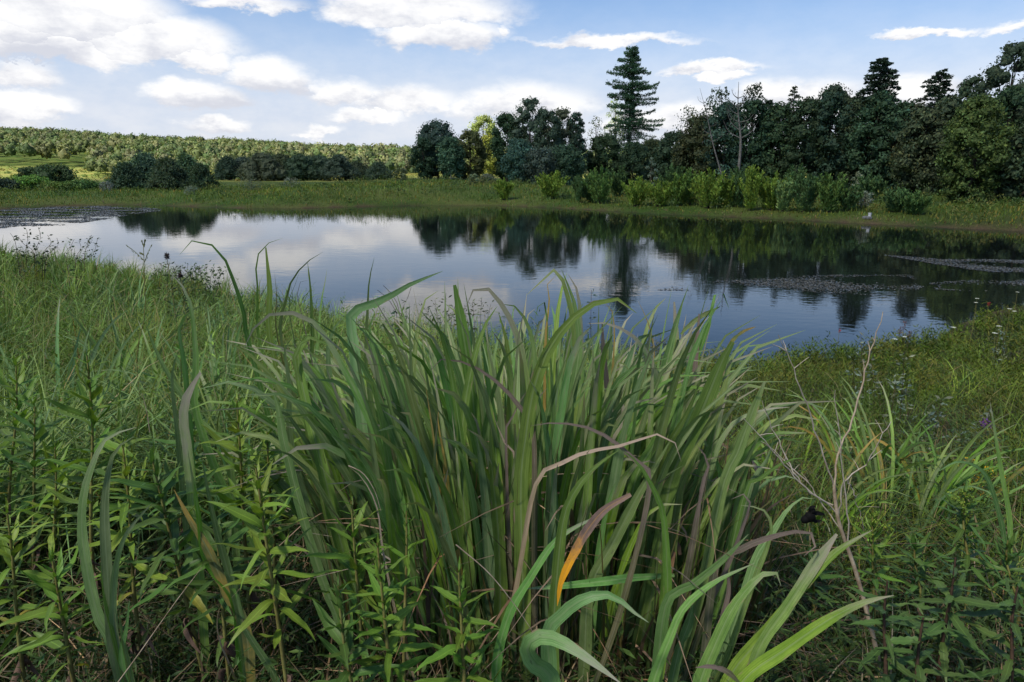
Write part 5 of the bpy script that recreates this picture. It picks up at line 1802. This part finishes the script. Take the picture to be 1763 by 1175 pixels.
def build_plants():
    # left side, in the order one meets them
    goldenrod('tall goldenrod with broad fresh leaves, left of the drooping grass bunch', 150, 612, 1.62, 178, 54, .135)
    goldenrod('goldenrod at the left edge below the blue-green grass tuft', 28, 622, 2.0, 40, 50, .115)
    goldenrod('shorter goldenrod whose top shows at the left edge low down', 12, 878, 1.42, 22, 34, .11)
    goldenrod('goldenrod behind the drooping grass bunch at the lower left', 212, 770, 1.5, 238, 46, .12)
    goldenrod('goldenrod leaning left, with tip between the two lower-left grass bunches', 262, 790, 1.48, 350, 46, .125)
    goldenrod('big leafy goldenrod with withered brown leaves on its stem, left of the clump', 440, 800, 1.30, 492, 46, .12, brown=8)
    goldenrod('pale-topped goldenrod in front of the clump edge, upper left', 408, 690, 1.62, 430, 46, .12)
    goldenrod('narrow goldenrod just behind the pale-topped one', 460, 735, 1.72, 470, 44, .10)
    goldenrod('goldenrod with twisted leaves in the bottom centre, taller of the pair', 650, 935, 1.12, 680, 54, .085, lo=.30)
    goldenrod('goldenrod with twisted leaves in the bottom centre, shorter of the pair', 582, 1010, 1.10, 606, 44, .085, lo=.30)
    goldenrod('single upright goldenrod in front of the clump stalks', 790, 985, 1.14, 806, 40, .08, lo=.30)
    goldenrod('dark leafy goldenrod shaded by the clump, above the twisted pair', 605, 862, 1.36, 622, 34, .10, dark=False)
    goldenrod('small goldenrod rising between clump and twisted pair', 700, 880, 1.34, 690, 22, .07)
    goldenrod('dim goldenrod behind the left-edge plants, half hidden', 95, 770, 1.8, 100, 40, .11)
    goldenrod('low goldenrod near the bottom left corner', 90, 960, 1.35, 110, 34, .10)
    goldenrod('goldenrod squeezed between the leaning bunch and the big clump', 370, 880, 1.42, 385, 40, .115)
    goldenrod('leafy goldenrod on the slope above the left bunches', 320, 700, 2.1, 322, 40, .11)
    goldenrod('small goldenrod under the leftmost tall one', 60, 700, 1.9, 62, 36, .11)
    # right side
    bud = {'c': (0.19, 0.29, 0.04), 's': 1.0}
    goldenrod('goldenrod with a knobbly green flower bud right of the bare stalk', 1502, 890, 1.62, 1512, 50, .075, head=bud)
    goldenrod('goldenrod with green bud spike near the right edge', 1662, 848, 1.8, 1648, 50, .085, head=bud)
    goldenrod('goldenrod carrying loose yellow flowers at the right', 1688, 800, 2.9, 1690, 40, .09, head={'c': (0.55, 0.36, 0.03), 's': 2.4})
    goldenrod('dark broad-leaved weed at the foot of the bare stalk', 1528, 1000, 1.30, 1530, 30, .10, dark=True, lo=.2, fan=.5)
    goldenrod('dark broad-leaved weed with brown stem at the lower right', 1645, 960, 1.38, 1640, 34, .115, dark=True, lo=.2, fan=.6)
    goldenrod('dark toothed weed in the bottom right corner', 1752, 1010, 1.34, 1745, 30, .11, dark=True, lo=.2, fan=.6)
    goldenrod('low dark weed between the two brown-stemmed ones', 1590, 1060, 1.26, 1588, 26, .09, dark=True, lo=.2, fan=.5)
    goldenrod('green weed behind the bare stalk, under the grass tuft', 1400, 960, 1.7, 1405, 40, .085)
    goldenrod('green weed at the right edge under the tall blades', 1735, 930, 1.75, 1735, 40, .085)
    goldenrod('green weed among the right-hand slope, beside the green bud', 1575, 930, 1.75, 1580, 40, .08)


build_plants()


def build_dead_stalk():
    Y = 1.42
    R = lambda X, Yp: (1163 + X / 2.937, 775 + Yp / 2.937)
    pt = lambda p, y=Y: np.array(at(p[0], p[1], y))
    g = ground(at(1522, 1185, Y).x, Y)
    root = thing('dead_stalk', 'bare dead plant stalk with thin pale branches standing right of the clump', 'dead plant', g)
    rel = np.array(g)
    main = [rel, pt((1517, 1165)), pt((1490, 1045)), pt((1470, 975)), pt((1456, 935)), pt((1443, 895)), pt((1436, 845)), pt((1436, 830))]
    V, F = tube(np.array(spline(main, 22)) - rel, [0.0062, 0.0052, 0.0038], 7)
    obj('stem', mesh_from('stem', V, F, smooth=True), M_STRAW, root)
    br = [([(1436, 838), (1410, 760), (1390, 700), (1360, 620), (1340, 577)], .0030),
          ([(1434, 870), (1400, 850), (1372, 820), (1345, 770), (1312, 690)], .0028),
          ([(1438, 882), (1412, 858), (1380, 835), (1330, 775), (1279, 720)], .0028),
          ([(1444, 908), (1420, 875), (1395, 835), (1340, 785), (1310, 752)], .0022),
          ([(1460, 940), (1458, 880), (1452, 820), (1444, 745), (1438, 672)], .0028),
          ([(1436, 835), (1440, 790), (1462, 735), (1490, 640), (1520, 537)], .0036),
          ([(1444, 885), (1450, 845), (1462, 820), (1492, 800), (1510, 765), (1534, 726)], .0028),
          ([(1458, 820), (1470, 850), (1480, 880), (1487, 912)], .0018)]
    for i, (p, r) in enumerate(br):
        yy = Y + (0.02 if i % 2 else -0.03)
        P = [pt(q, Y + (yy - Y) * k / 2) for k, q in enumerate(p)]
        P = spline([x - rel for x in P], 18)
        P[1:-1] += rng.normal(0, .0016, (len(P) - 2, 3))
        r *= .68
        V, F = tube(P, [r, r * .8, r * .35], 5)
        bm = M_STRAW if i == 5 else M_TWIG
        bo = obj('branch', mesh_from('branch', V, F, smooth=True), bm, root)
        for k in range(3):
            s = P[int(rng.integers(8, 17))]
            e = s + np.array([rng.normal(0, .02), rng.normal(0, .01), rng.uniform(.008, .028)])
            V, F = tube([s, (s + e) / 2 + .001, e], [r * .5, r * .25], 4)
            obj('twig', mesh_from('twig', V, F, smooth=True), bm, bo)


build_dead_stalk()


def build_straws():
    for lab, p, Y in [('pale dry straw slanting before the goldenrod at the bottom centre', [(785, 938), (840, 985), (885, 1040), (922, 1095)], 1.02),
                      ('long pale dry straw slanting across the bottom left', [(196, 1185), (240, 1125), (300, 1040), (348, 977)], 1.05),
                      ('thin dry straw arching at the edge of the big clump', [(600, 802), (625, 815), (645, 845), (656, 880)], 1.25),
                      ('short white dry stem standing among the left goldenrods', [(258, 745), (254, 715), (247, 685), (243, 678)], 1.6)]:
        P = spline([at(a, b, Y) for a, b in p], 10)
        g = P[np.argmin(P[:, 2])]
        V, F = tube(P - g, [0.0012, 0.0009, 0.0005], 5)
        tag(obj('dry_straw', mesh_from('dry_straw', V, F, smooth=True), M_STRAW, loc=g), lab, 'straw', 'dry straws')


build_straws()


def build_small_plants():
    def leafy_spray(name, label, cat, stems, Y, leaf, asp, col, group=None, n=26, mat=None, open_=0.7, rad=.003, base=None):
        b0 = stems[0][0]
        g = ground(at(b0[0], b0[1], Y).x, Y)
        root = thing(name, label, cat, g, group)
        rel = np.array(g)
        jl = Join()
        for st in stems:
            W = [np.array(at(a, b, Y + rng.normal(0, .05))) for a, b in st]
            W = [np.array([W[0][0] * .7 + g.x * .3, Y, g.z])] + W
            P = spline([w - rel for w in W], 14)
            V, F = tube(P, [rad, rad * .5], 5)
            obj('stem', mesh_from('stem', V, F, smooth=True), mat or M_STEMBROWN, root)
            q = rng.uniform(0.35, 1.0, n)
            B = np.stack([np.interp(q, np.linspace(0, 1, 15), P[:, k]) for k in range(3)], 1)
            dr = rdir(n, -.1, .9) * np.array([1, 1, open_])
            A = unit(dr)
            s = leaf * rng.uniform(.6, 1.25, n)
            V, F, C = cards(B + A * (s * .7)[:, None] + rng.normal(0, leaf * .35, (n, 3)), A, rdir(n, .1, 1), s, s * asp, tint(col, n, .22))
            jl.add(V, F, C)
        obj('foliage', jl.mesh('foliage'), M_VEG, root)
        return root, rel
    SIL = (0.155, 0.195, 0.145)
    sg = 'silver-leaved plants on the right slope'
    leafy_spray('silver_leaved_plant', 'tall silver-leaved sprig reaching the waterline on the right slope', 'plant', [[(1490, 760), (1485, 660), (1482, 575)], [(1500, 760), (1505, 680), (1500, 620)], [(1478, 760), (1472, 690), (1468, 610)]], 5.6, .050, .38, SIL, sg, 46)
    leafy_spray('silver_leaved_plant', 'silver-leaved plant with one high pointed sprig, mid right slope', 'plant', [[(1545, 760), (1552, 690), (1557, 605)], [(1530, 770), (1536, 700), (1543, 650)], [(1560, 780), (1562, 720), (1560, 660)]], 5.0, .048, .38, SIL, sg, 50)
    leafy_spray('silver_leaved_plant', 'low bushy silver-leaved plant, largest of the slope', 'plant', [[(1600, 820), (1610, 740), (1622, 685)], [(1620, 820), (1640, 780), (1650, 735)], [(1590, 820), (1595, 760), (1602, 715)], [(1640, 830), (1665, 790), (1680, 745)], [(1650, 840), (1690, 800), (1712, 770)]], 4.4, .046, .40, SIL, sg, 60)
    leafy_spray('silver_leaved_plant', 'thin silver-leaved sprig near the purple flower', 'plant', [[(1690, 790), (1696, 750), (1703, 705)], [(1680, 790), (1678, 750), (1690, 715)]], 4.5, .048, .40, SIL, sg, 26)
    leafy_spray('silver_leaved_plant', 'faint silver-leaved sprig high at the right edge', 'plant', [[(1722, 640), (1728, 600), (1722, 560)], [(1712, 650), (1714, 610), (1716, 575)]], 8.5, .055, .40, SIL, sg, 34)
    # twiggy shrubs on the left bank against the water
    dk = (0.060, 0.085, 0.045)
    tw = 'twiggy shrubs on the left bank'
    leafy_spray('twiggy_shrub', 'twiggy dark shrub against the water at the far left', 'shrub', [[(30, 440), (26, 415), (18, 402)], [(45, 440), (48, 412), (46, 396)], [(60, 440), (70, 410), (66, 392)], [(75, 440), (88, 420), (82, 405)], [(60, 440), (40, 420), (32, 408)], [(80, 445), (100, 425), (98, 410)]], 11.5, .060, .5, dk, tw, 34, rad=.006)
    leafy_spray('twiggy_shrub', 'smaller twiggy dark shrub right beside the far-left one', 'shrub', [[(115, 450), (120, 430), (128, 412)], [(130, 450), (140, 430), (136, 415)], [(145, 450), (150, 425), (158, 405)], [(140, 455), (160, 440), (168, 412)]], 11.0, .055, .5, dk, tw, 34, rad=.005)
    leafy_spray('leafy_shrub', 'rounded green bush at the water edge, highest of the left bank', 'shrub', [[(355 + dx, 490), (355 + dx * 1.4, 470), (357 + dx * 1.8, 458 + abs(dx) * .3)] for dx in (-22, -14, -7, 0, 7, 14, 20)], 11.5, .07, .4, (0.07, 0.12, 0.04), 'low bushes at the near waterline', 46, rad=.005)
    leafy_spray('leafy_shrub', 'low feathery bush left of the rounded one at the water edge', 'shrub', [[(322 + dx, 485), (322 + dx * 1.3, 468), (324 + dx * 1.6, 454 + abs(dx) * .4)] for dx in (-16, -8, 0, 8, 15)], 12, .07, .35, (0.075, 0.115, 0.045), 'low bushes at the near waterline', 40, rad=.005)
    leafy_spray('leafy_shrub', 'feathery bush below the dark seed heads on the left bank', 'shrub', [[(285 + dx, 480), (285 + dx * 1.3, 465), (287 + dx * 1.5, 452 + abs(dx) * .4)] for dx in (-14, -6, 3, 12)], 12, .06, .35, (0.08, 0.11, 0.045), 'low bushes at the near waterline', 40, rad=.005)
    # seedling and fine sprays in the gap behind the clump
    leafy_spray('aspen_seedling', 'small seedling with round dark leaves behind the clump', 'plant', [[(690, 560), (680, 515), (660, 492)], [(690, 560), (700, 520), (708, 495)], [(685, 560), (672, 520), (650, 500)]], 4.6, .045, .85, (0.035, 0.07, 0.035), None, 9, rad=.003)
    leafy_spray('feathery_weed', 'grey feathery weed behind the clump, left of the middle', 'plant', [[(765 + dx, 600), (765 + dx, 550), (768 + dx * 1.6, 505 + abs(dx))] for dx in (-24, -12, 0, 12, 22)], 5.0, .035, .35, (0.13, 0.15, 0.10), 'feathery weeds behind the clump', 60, rad=.0025)
    leafy_spray('feathery_weed', 'grey feathery weed behind the clump, near the middle', 'plant', [[(825 + dx, 600), (825 + dx, 560), (826 + dx * 1.6, 512 + abs(dx))] for dx in (-18, -8, 2, 12)], 5.2, .035, .35, (0.12, 0.14, 0.09), 'feathery weeds behind the clump', 55, rad=.0025)
    leafy_spray('feathery_weed', 'brownish weed at the waterline seen through the clump right side', 'plant', [[(1130 + dx, 640), (1130 + dx, 605), (1132 + dx * 1.5, 575 + abs(dx) * .6)] for dx in (-16, -6, 4, 14)], 9.0, .05, .35, (0.11, 0.12, 0.06), 'feathery weeds behind the clump', 50, rad=.003)
    leafy_spray('upright_weed', 'slim leafy stem standing up behind the clump against the water', 'plant', [[(1017, 640), (1017, 560), (1018, 500)]], 2.6, .022, .3, (0.075, 0.11, 0.06), None, 60, rad=.0018)
    # grass seed stalk with spreading fingers
    Y = 3.0
    g = ground(at(240, 620, Y).x, Y)
    root = thing('seed_stalk', 'tall thin grass stalk with spreading seed fingers on the left bank', 'grass stalk', g)
    rel = np.array(g)
    P = [np.array(at(a, b, Y)) - rel for a, b in [(236, 640), (250, 540), (249, 480), (247, 420)]]
    stem_obj(root, [np.zeros(3)] + P, .0028, .0012, M_STEM, n=14)
    for a, b in [((249, 450), (217, 422)), ((249, 452), (262, 421)), ((248, 440), (241, 436)), ((248, 425), (244, 415)), ((248, 425), (250, 413))]:
        s, e = [np.array(at(q[0], q[1], Y)) - rel for q in (a, b)]
        j = Join()
        V, F = tube(spline([s, (s + e) / 2 + np.array([0, 0, .006]), e], 5), [.0014, .0008], 4)
        j.add(V, F, (0.14, 0.17, 0.06))
        q = rng.random((22, 1))
        V, F, C = cards(s + (e - s) * q + rng.normal(0, .0015, (22, 3)), np.broadcast_to(e - s, (22, 3)), rdir(22), .010, .004, tint((0.15, 0.16, 0.07), 22))
        j.add(V, F, C)
        obj('seed_finger', j.mesh('seed_finger'), M_VEG, root)
    # dark seed heads
    for lab, px, py, Y in [('dark purple-brown flower head on a tall stem at the left waterline', 287, 437, 5.2), ('second lower dark flower head just right of the tall one', 310, 470, 5.2)]:
        top = at(px, py, Y)
        g = ground(top.x, Y)
        root = thing('ironweed', lab, 'plant', g)
        tp = np.array(top - g)
        stem_obj(root, [np.zeros(3), tp * .5 + np.array([.01, 0, 0]), tp], .004, .002, M_STEM, n=10)
        j = Join()
        m = 90
        d = rdir(m, -.3, 1)
        V, F, C = cards(tp + d * np.array([.018, .018, .042]) * rng.uniform(.3, 1, (m, 1)) - np.array([0, 0, .03]), d, rdir(m), .020, .008, tint((0.060, 0.042, 0.055), m, .3))
        j.add(V, F, C)
        obj('flower_head', j.mesh('flower_head'), M_VEG, root)
        j = Join()
        m = 60
        q = rng.uniform(.3, .95, (m, 1))
        d = rdir(m, 0, .8)
        V, F, C = cards(tp * q + d * .03, d, rdir(m, .2, 1), .055, .014, tint((0.07, 0.11, 0.05), m))
        j.add(V, F, C)
        obj('foliage', j.mesh('foliage'), M_VEG, root)
    # white flat flower heads along the right bank
    wf = [(1751, 504, 15, 'highest white flower head at the right edge by the water'), (1682, 515, 14, 'white flower head left of the highest one, over the water'), (1680, 522, 14, 'small white flower head just under another by the water'),
          (1738, 533, 12, 'white flower head of a close pair at the right bank, upper'), (1746, 537, 12, 'white flower head of a close pair at the right bank, lower'), (1557, 581, 12, 'lone white flower head at the waterline, right bank'),
          (1641, 565, 11, 'white flower head in the middle of the right bank grass'), (1720, 563, 10, 'white flower head below the close pair'), (1713, 575, 10, 'lowest white flower head near the right edge'), (1540, 470 + 115, 11, 'tiny white flower head near the lone one')]
    for px, py, Y, lab in wf:
        top = at(px, py, Y)
        g = ground(top.x, Y)
        root = thing('white_flower', lab, 'flower', g, 'white flowers on the right bank')
        tp = np.array(top - g)
        stem_obj(root, [np.zeros(3), tp * .5 + np.array([.02, 0, 0]), tp], .004, .003, M_STEM, n=6, sides=4)
        m = 50
        a = rng.uniform(0, 6.3, m)
        r = np.sqrt(rng.random(m)) * .036
        Pp = tp + np.stack([np.cos(a) * r, np.sin(a) * r, .012 - r * r * 3], 1)
        V, F, C = cards(Pp, rdir(m, -.2, .2), np.array([0, 0, 1.0]) + rng.normal(0, .3, (m, 3)), .018, .012, tint((0.72, 0.74, 0.70), m, .08, .01))
        tag(obj('flower_head', mesh_from('flower_head', V, F, colr=C), M_VEG, root), kind='stuff')
    # red cardinal flowers at the waterline
    for px, py, Y, lab in [(1445, 570, 13.5, 'small red flower spike at the near waterline'), (1702, 524, 14, 'small pinkish red flower by the white ones at the right bank')]:
        top = at(px, py, Y)
        g = ground(top.x, Y)
        root = thing('red_flower', lab, 'flower', g)
        tp = np.array(top - g)
        stem_obj(root, [np.zeros(3), tp * .5, tp], .004, .003, M_STEM, n=5, sides=4)
        m = 40
        V, F, C = cards(tp + rng.normal(0, 1, (m, 3)) * np.array([.012, .012, .022]), rdir(m), rdir(m), .022, .012, tint((0.32, 0.03, 0.03), m, .15, .02))
        tag(obj('flower_head', mesh_from('flower_head', V, F, colr=C), M_VEG, root), kind='stuff')
    top = at(1698, 730, 4.4)
    g = ground(top.x, 4.4)
    root = thing('purple_flower', 'purple flower among the silver-leaved plants at the right', 'flower', g)
    tp = np.array(top - g)
    stem_obj(root, [np.zeros(3), tp * .5, tp], .003, .002, M_STEM, n=6, sides=5)
    m = 90
    V, F, C = cards(tp + rng.normal(0, 1, (m, 3)) * np.array([.022, .018, .016]), rdir(m), rdir(m), .020, .009, tint((0.13, 0.045, 0.22), m, .2, .05))
    tag(obj('flower_head', mesh_from('flower_head', V, F, colr=C), M_VEG, root), kind='stuff')
    # reddish seed stems by the water
    for i, (px, py) in enumerate([(1551, 562), (1558, 553), (1566, 570)]):
        top = at(px, py, 13.2)
        g = ground(top.x, 13.2)
        root = thing('dock_stalk', ['left', 'middle', 'right'][i] + ' one of three rusty seed stalks at the near waterline', 'plant', g, 'rusty seed stalks at the waterline')
        tp = np.array(top - g)
        stem_obj(root, [np.zeros(3), tp * .5, tp], .005, .003, M_STEMBROWN, n=5, sides=4)
        m = 50
        V, F, C = cards(tp * rng.uniform(.75, 1, (m, 1)) + rng.normal(0, .018, (m, 3)), rdir(m), rdir(m), .025, .015, tint((0.16, 0.07, 0.06), m))
        tag(obj('seed_head', mesh_from('seed_head', V, F, colr=C), M_VEG, root), kind='stuff')


build_small_plants()


# ------------------------------------------------------------------ insect and the white tub
def build_insect():
    c = at(1398, 889, 0.92)
    m, t, out = new_mat('black_chitin')
    p = t.node('ShaderNodeBsdfPrincipled')
    p.inputs['Base Color'].default_value = (0.004, 0.004, 0.004, 1)
    p.inputs['Roughness'].default_value = 0.75
    p.inputs['Specular IOR Level'].default_value = 0.1
    t.l.new(p.outputs[0], out.inputs[0])
    root = thing('insect', 'small black insect hovering in the air left of the bare dead stalk', 'insect', c)

    def ell(cen, rad, rot=0.0, n=10):
        V = []
        for j in range(n + 1):
            ph = -PI / 2 + PI * j / n
            for i in range(12):
                th = 2 * PI * i / 12
                v = np.array([math.cos(th) * math.cos(ph) * rad[0], math.sin(th) * math.cos(ph) * rad[1], math.sin(ph) * rad[2]])
                v *= 1 + .05 * math.sin(5 * th + 3 * ph)
                x = v[0] * math.cos(rot) - v[2] * math.sin(rot)
                z = v[0] * math.sin(rot) + v[2] * math.cos(rot)
                V.append((cen[0] + x, cen[1] + v[1], cen[2] + z))
        F = [(j * 12 + i, j * 12 + (i + 1) % 12, (j + 1) * 12 + (i + 1) % 12, (j + 1) * 12 + i) for j in range(n) for i in range(12)]
        return np.array(V), np.array(F)
    s = 0.00098   # metres per photo pixel at this distance
    V, F = ell((-3 * s, 0, -1 * s), (8 * s, 7 * s, 8.5 * s), .5)
    obj('thorax', mesh_from('thorax', V, F, smooth=True), m, root)
    V, F = ell((-9 * s, 0, -5 * s), (8 * s, 6 * s, 6 * s), .7)
    obj('abdomen', mesh_from('abdomen', V, F, smooth=True), m, root)
    V, F = ell((0, 0, 9 * s), (4.5 * s, 4.5 * s, 4.5 * s))
    obj('head', mesh_from('head', V, F, smooth=True), m, root)
    for pts, w in [([(0, 0, 3), (8, 2, 4), (16, 3, 2), (21, 3, 1)], 7), ([(0, 0, -6), (6, 2, -9), (12, 3, -10), (17, 3, -8)], 6), ([(-2, 0, 6), (-5, -2, 12), (-3, -3, 17), (3, -3, 18)], 6)]:
        V, F, UV = ribbon([np.array(q) * s + np.array(c) for q in pts], w * s, 8, .1, 0.2, rel=c)
        obj('wing', mesh_from('wing', V, F, UV, smooth=True), m, root)


build_insect()


def build_tub():
    m, t, out = new_mat('white_plastic')
    tc = t.node('ShaderNodeTexCoord')
    n = t.noise(tc.outputs['Object'], 7.0, 5.0, .6)
    p = t.node('ShaderNodeBsdfPrincipled')
    t.put(p.inputs['Base Color'], t.mix(t.smooth(n, .35, .75), (0.62, 0.63, 0.66), (0.48, 0.48, 0.46)))
    p.inputs['Roughness'].default_value = 0.45
    t.l.new(p.outputs[0], out.inputs[0])
    pos = on_plane(1502, 379, 0.35)
    g = ground(pos.x * 1.03, pos.y + 2.0)
    root = thing('white_tub', 'white plastic tub standing in the grass at the far waterline', 'tub', g)
    root.scale = (.52, .52, .52)
    prof = [(0.0, 0.36), (0.17, 0.36), (0.20, 0.38), (0.24, 0.84), (0.265, 0.84), (0.265, 0.875), (0.235, 0.875), (0.19, 0.42), (0.0, 0.40)]
    k = 24
    V = [(r * math.cos(2 * PI * i / k), r * math.sin(2 * PI * i / k), z) for r, z in prof for i in range(k)]
    F = [(a * k + i, a * k + (i + 1) % k, (a + 1) * k + (i + 1) % k, (a + 1) * k + i) for a in range(len(prof) - 1) for i in range(k)]
    obj('body', mesh_from('body', np.array(V), np.array(F)), m, root)
    hp = [(0.262 * math.cos(a), -0.05 - 0.16 * math.sin(a), 0.80 - 0.20 * math.sin(a)) for a in np.linspace(0, PI, 9)]
    V, F = tube(hp, [.008, .008], 5)
    obj('handle', mesh_from('handle', V, F, smooth=True), M_DEADWOOD, root)
    # the stone it stands on is hidden in the grass; a pale flat slab lies beside it
    V, F = [], []
    k = 14
    prof = [(0.0, 0.0), (0.95, 0.0), (1.0, 0.2), (0.9, 0.34), (0.5, 0.38), (0.0, 0.40)]
    for r, z in prof:
        for i in range(k):
            a = 2 * PI * i / k
            q = 1 + .14 * math.sin(2 * a + 1) + .08 * math.sin(5 * a)
            V.append((r * q * math.cos(a) * 0.32, r * q * math.sin(a) * 0.22, z * .55))
    F = [(a * k + i, a * k + (i + 1) % k, (a + 1) * k + (i + 1) % k, (a + 1) * k + i) for a in range(len(prof) - 1) for i in range(k)]
    me = mesh_from('pale_slab', np.array(V), np.array(F), smooth=False)
    st = mat_noise('pale_stone', (0.10, 0.10, 0.10), (0.18, 0.19, 0.19), 6.0)
    o = obj('pale_slab', me, st, loc=ground(on_plane(1517, 380, .3).x, pos.y + 2.2))
    tag(o, 'pale flat stone lying right beside the white tub', 'stone')
    o = obj('pale_slab', me, st, loc=g)
    o.scale = (.6, .8, 1.0)
    tag(o, 'pale flat stone under the white tub on the far shore', 'stone')


build_tub()
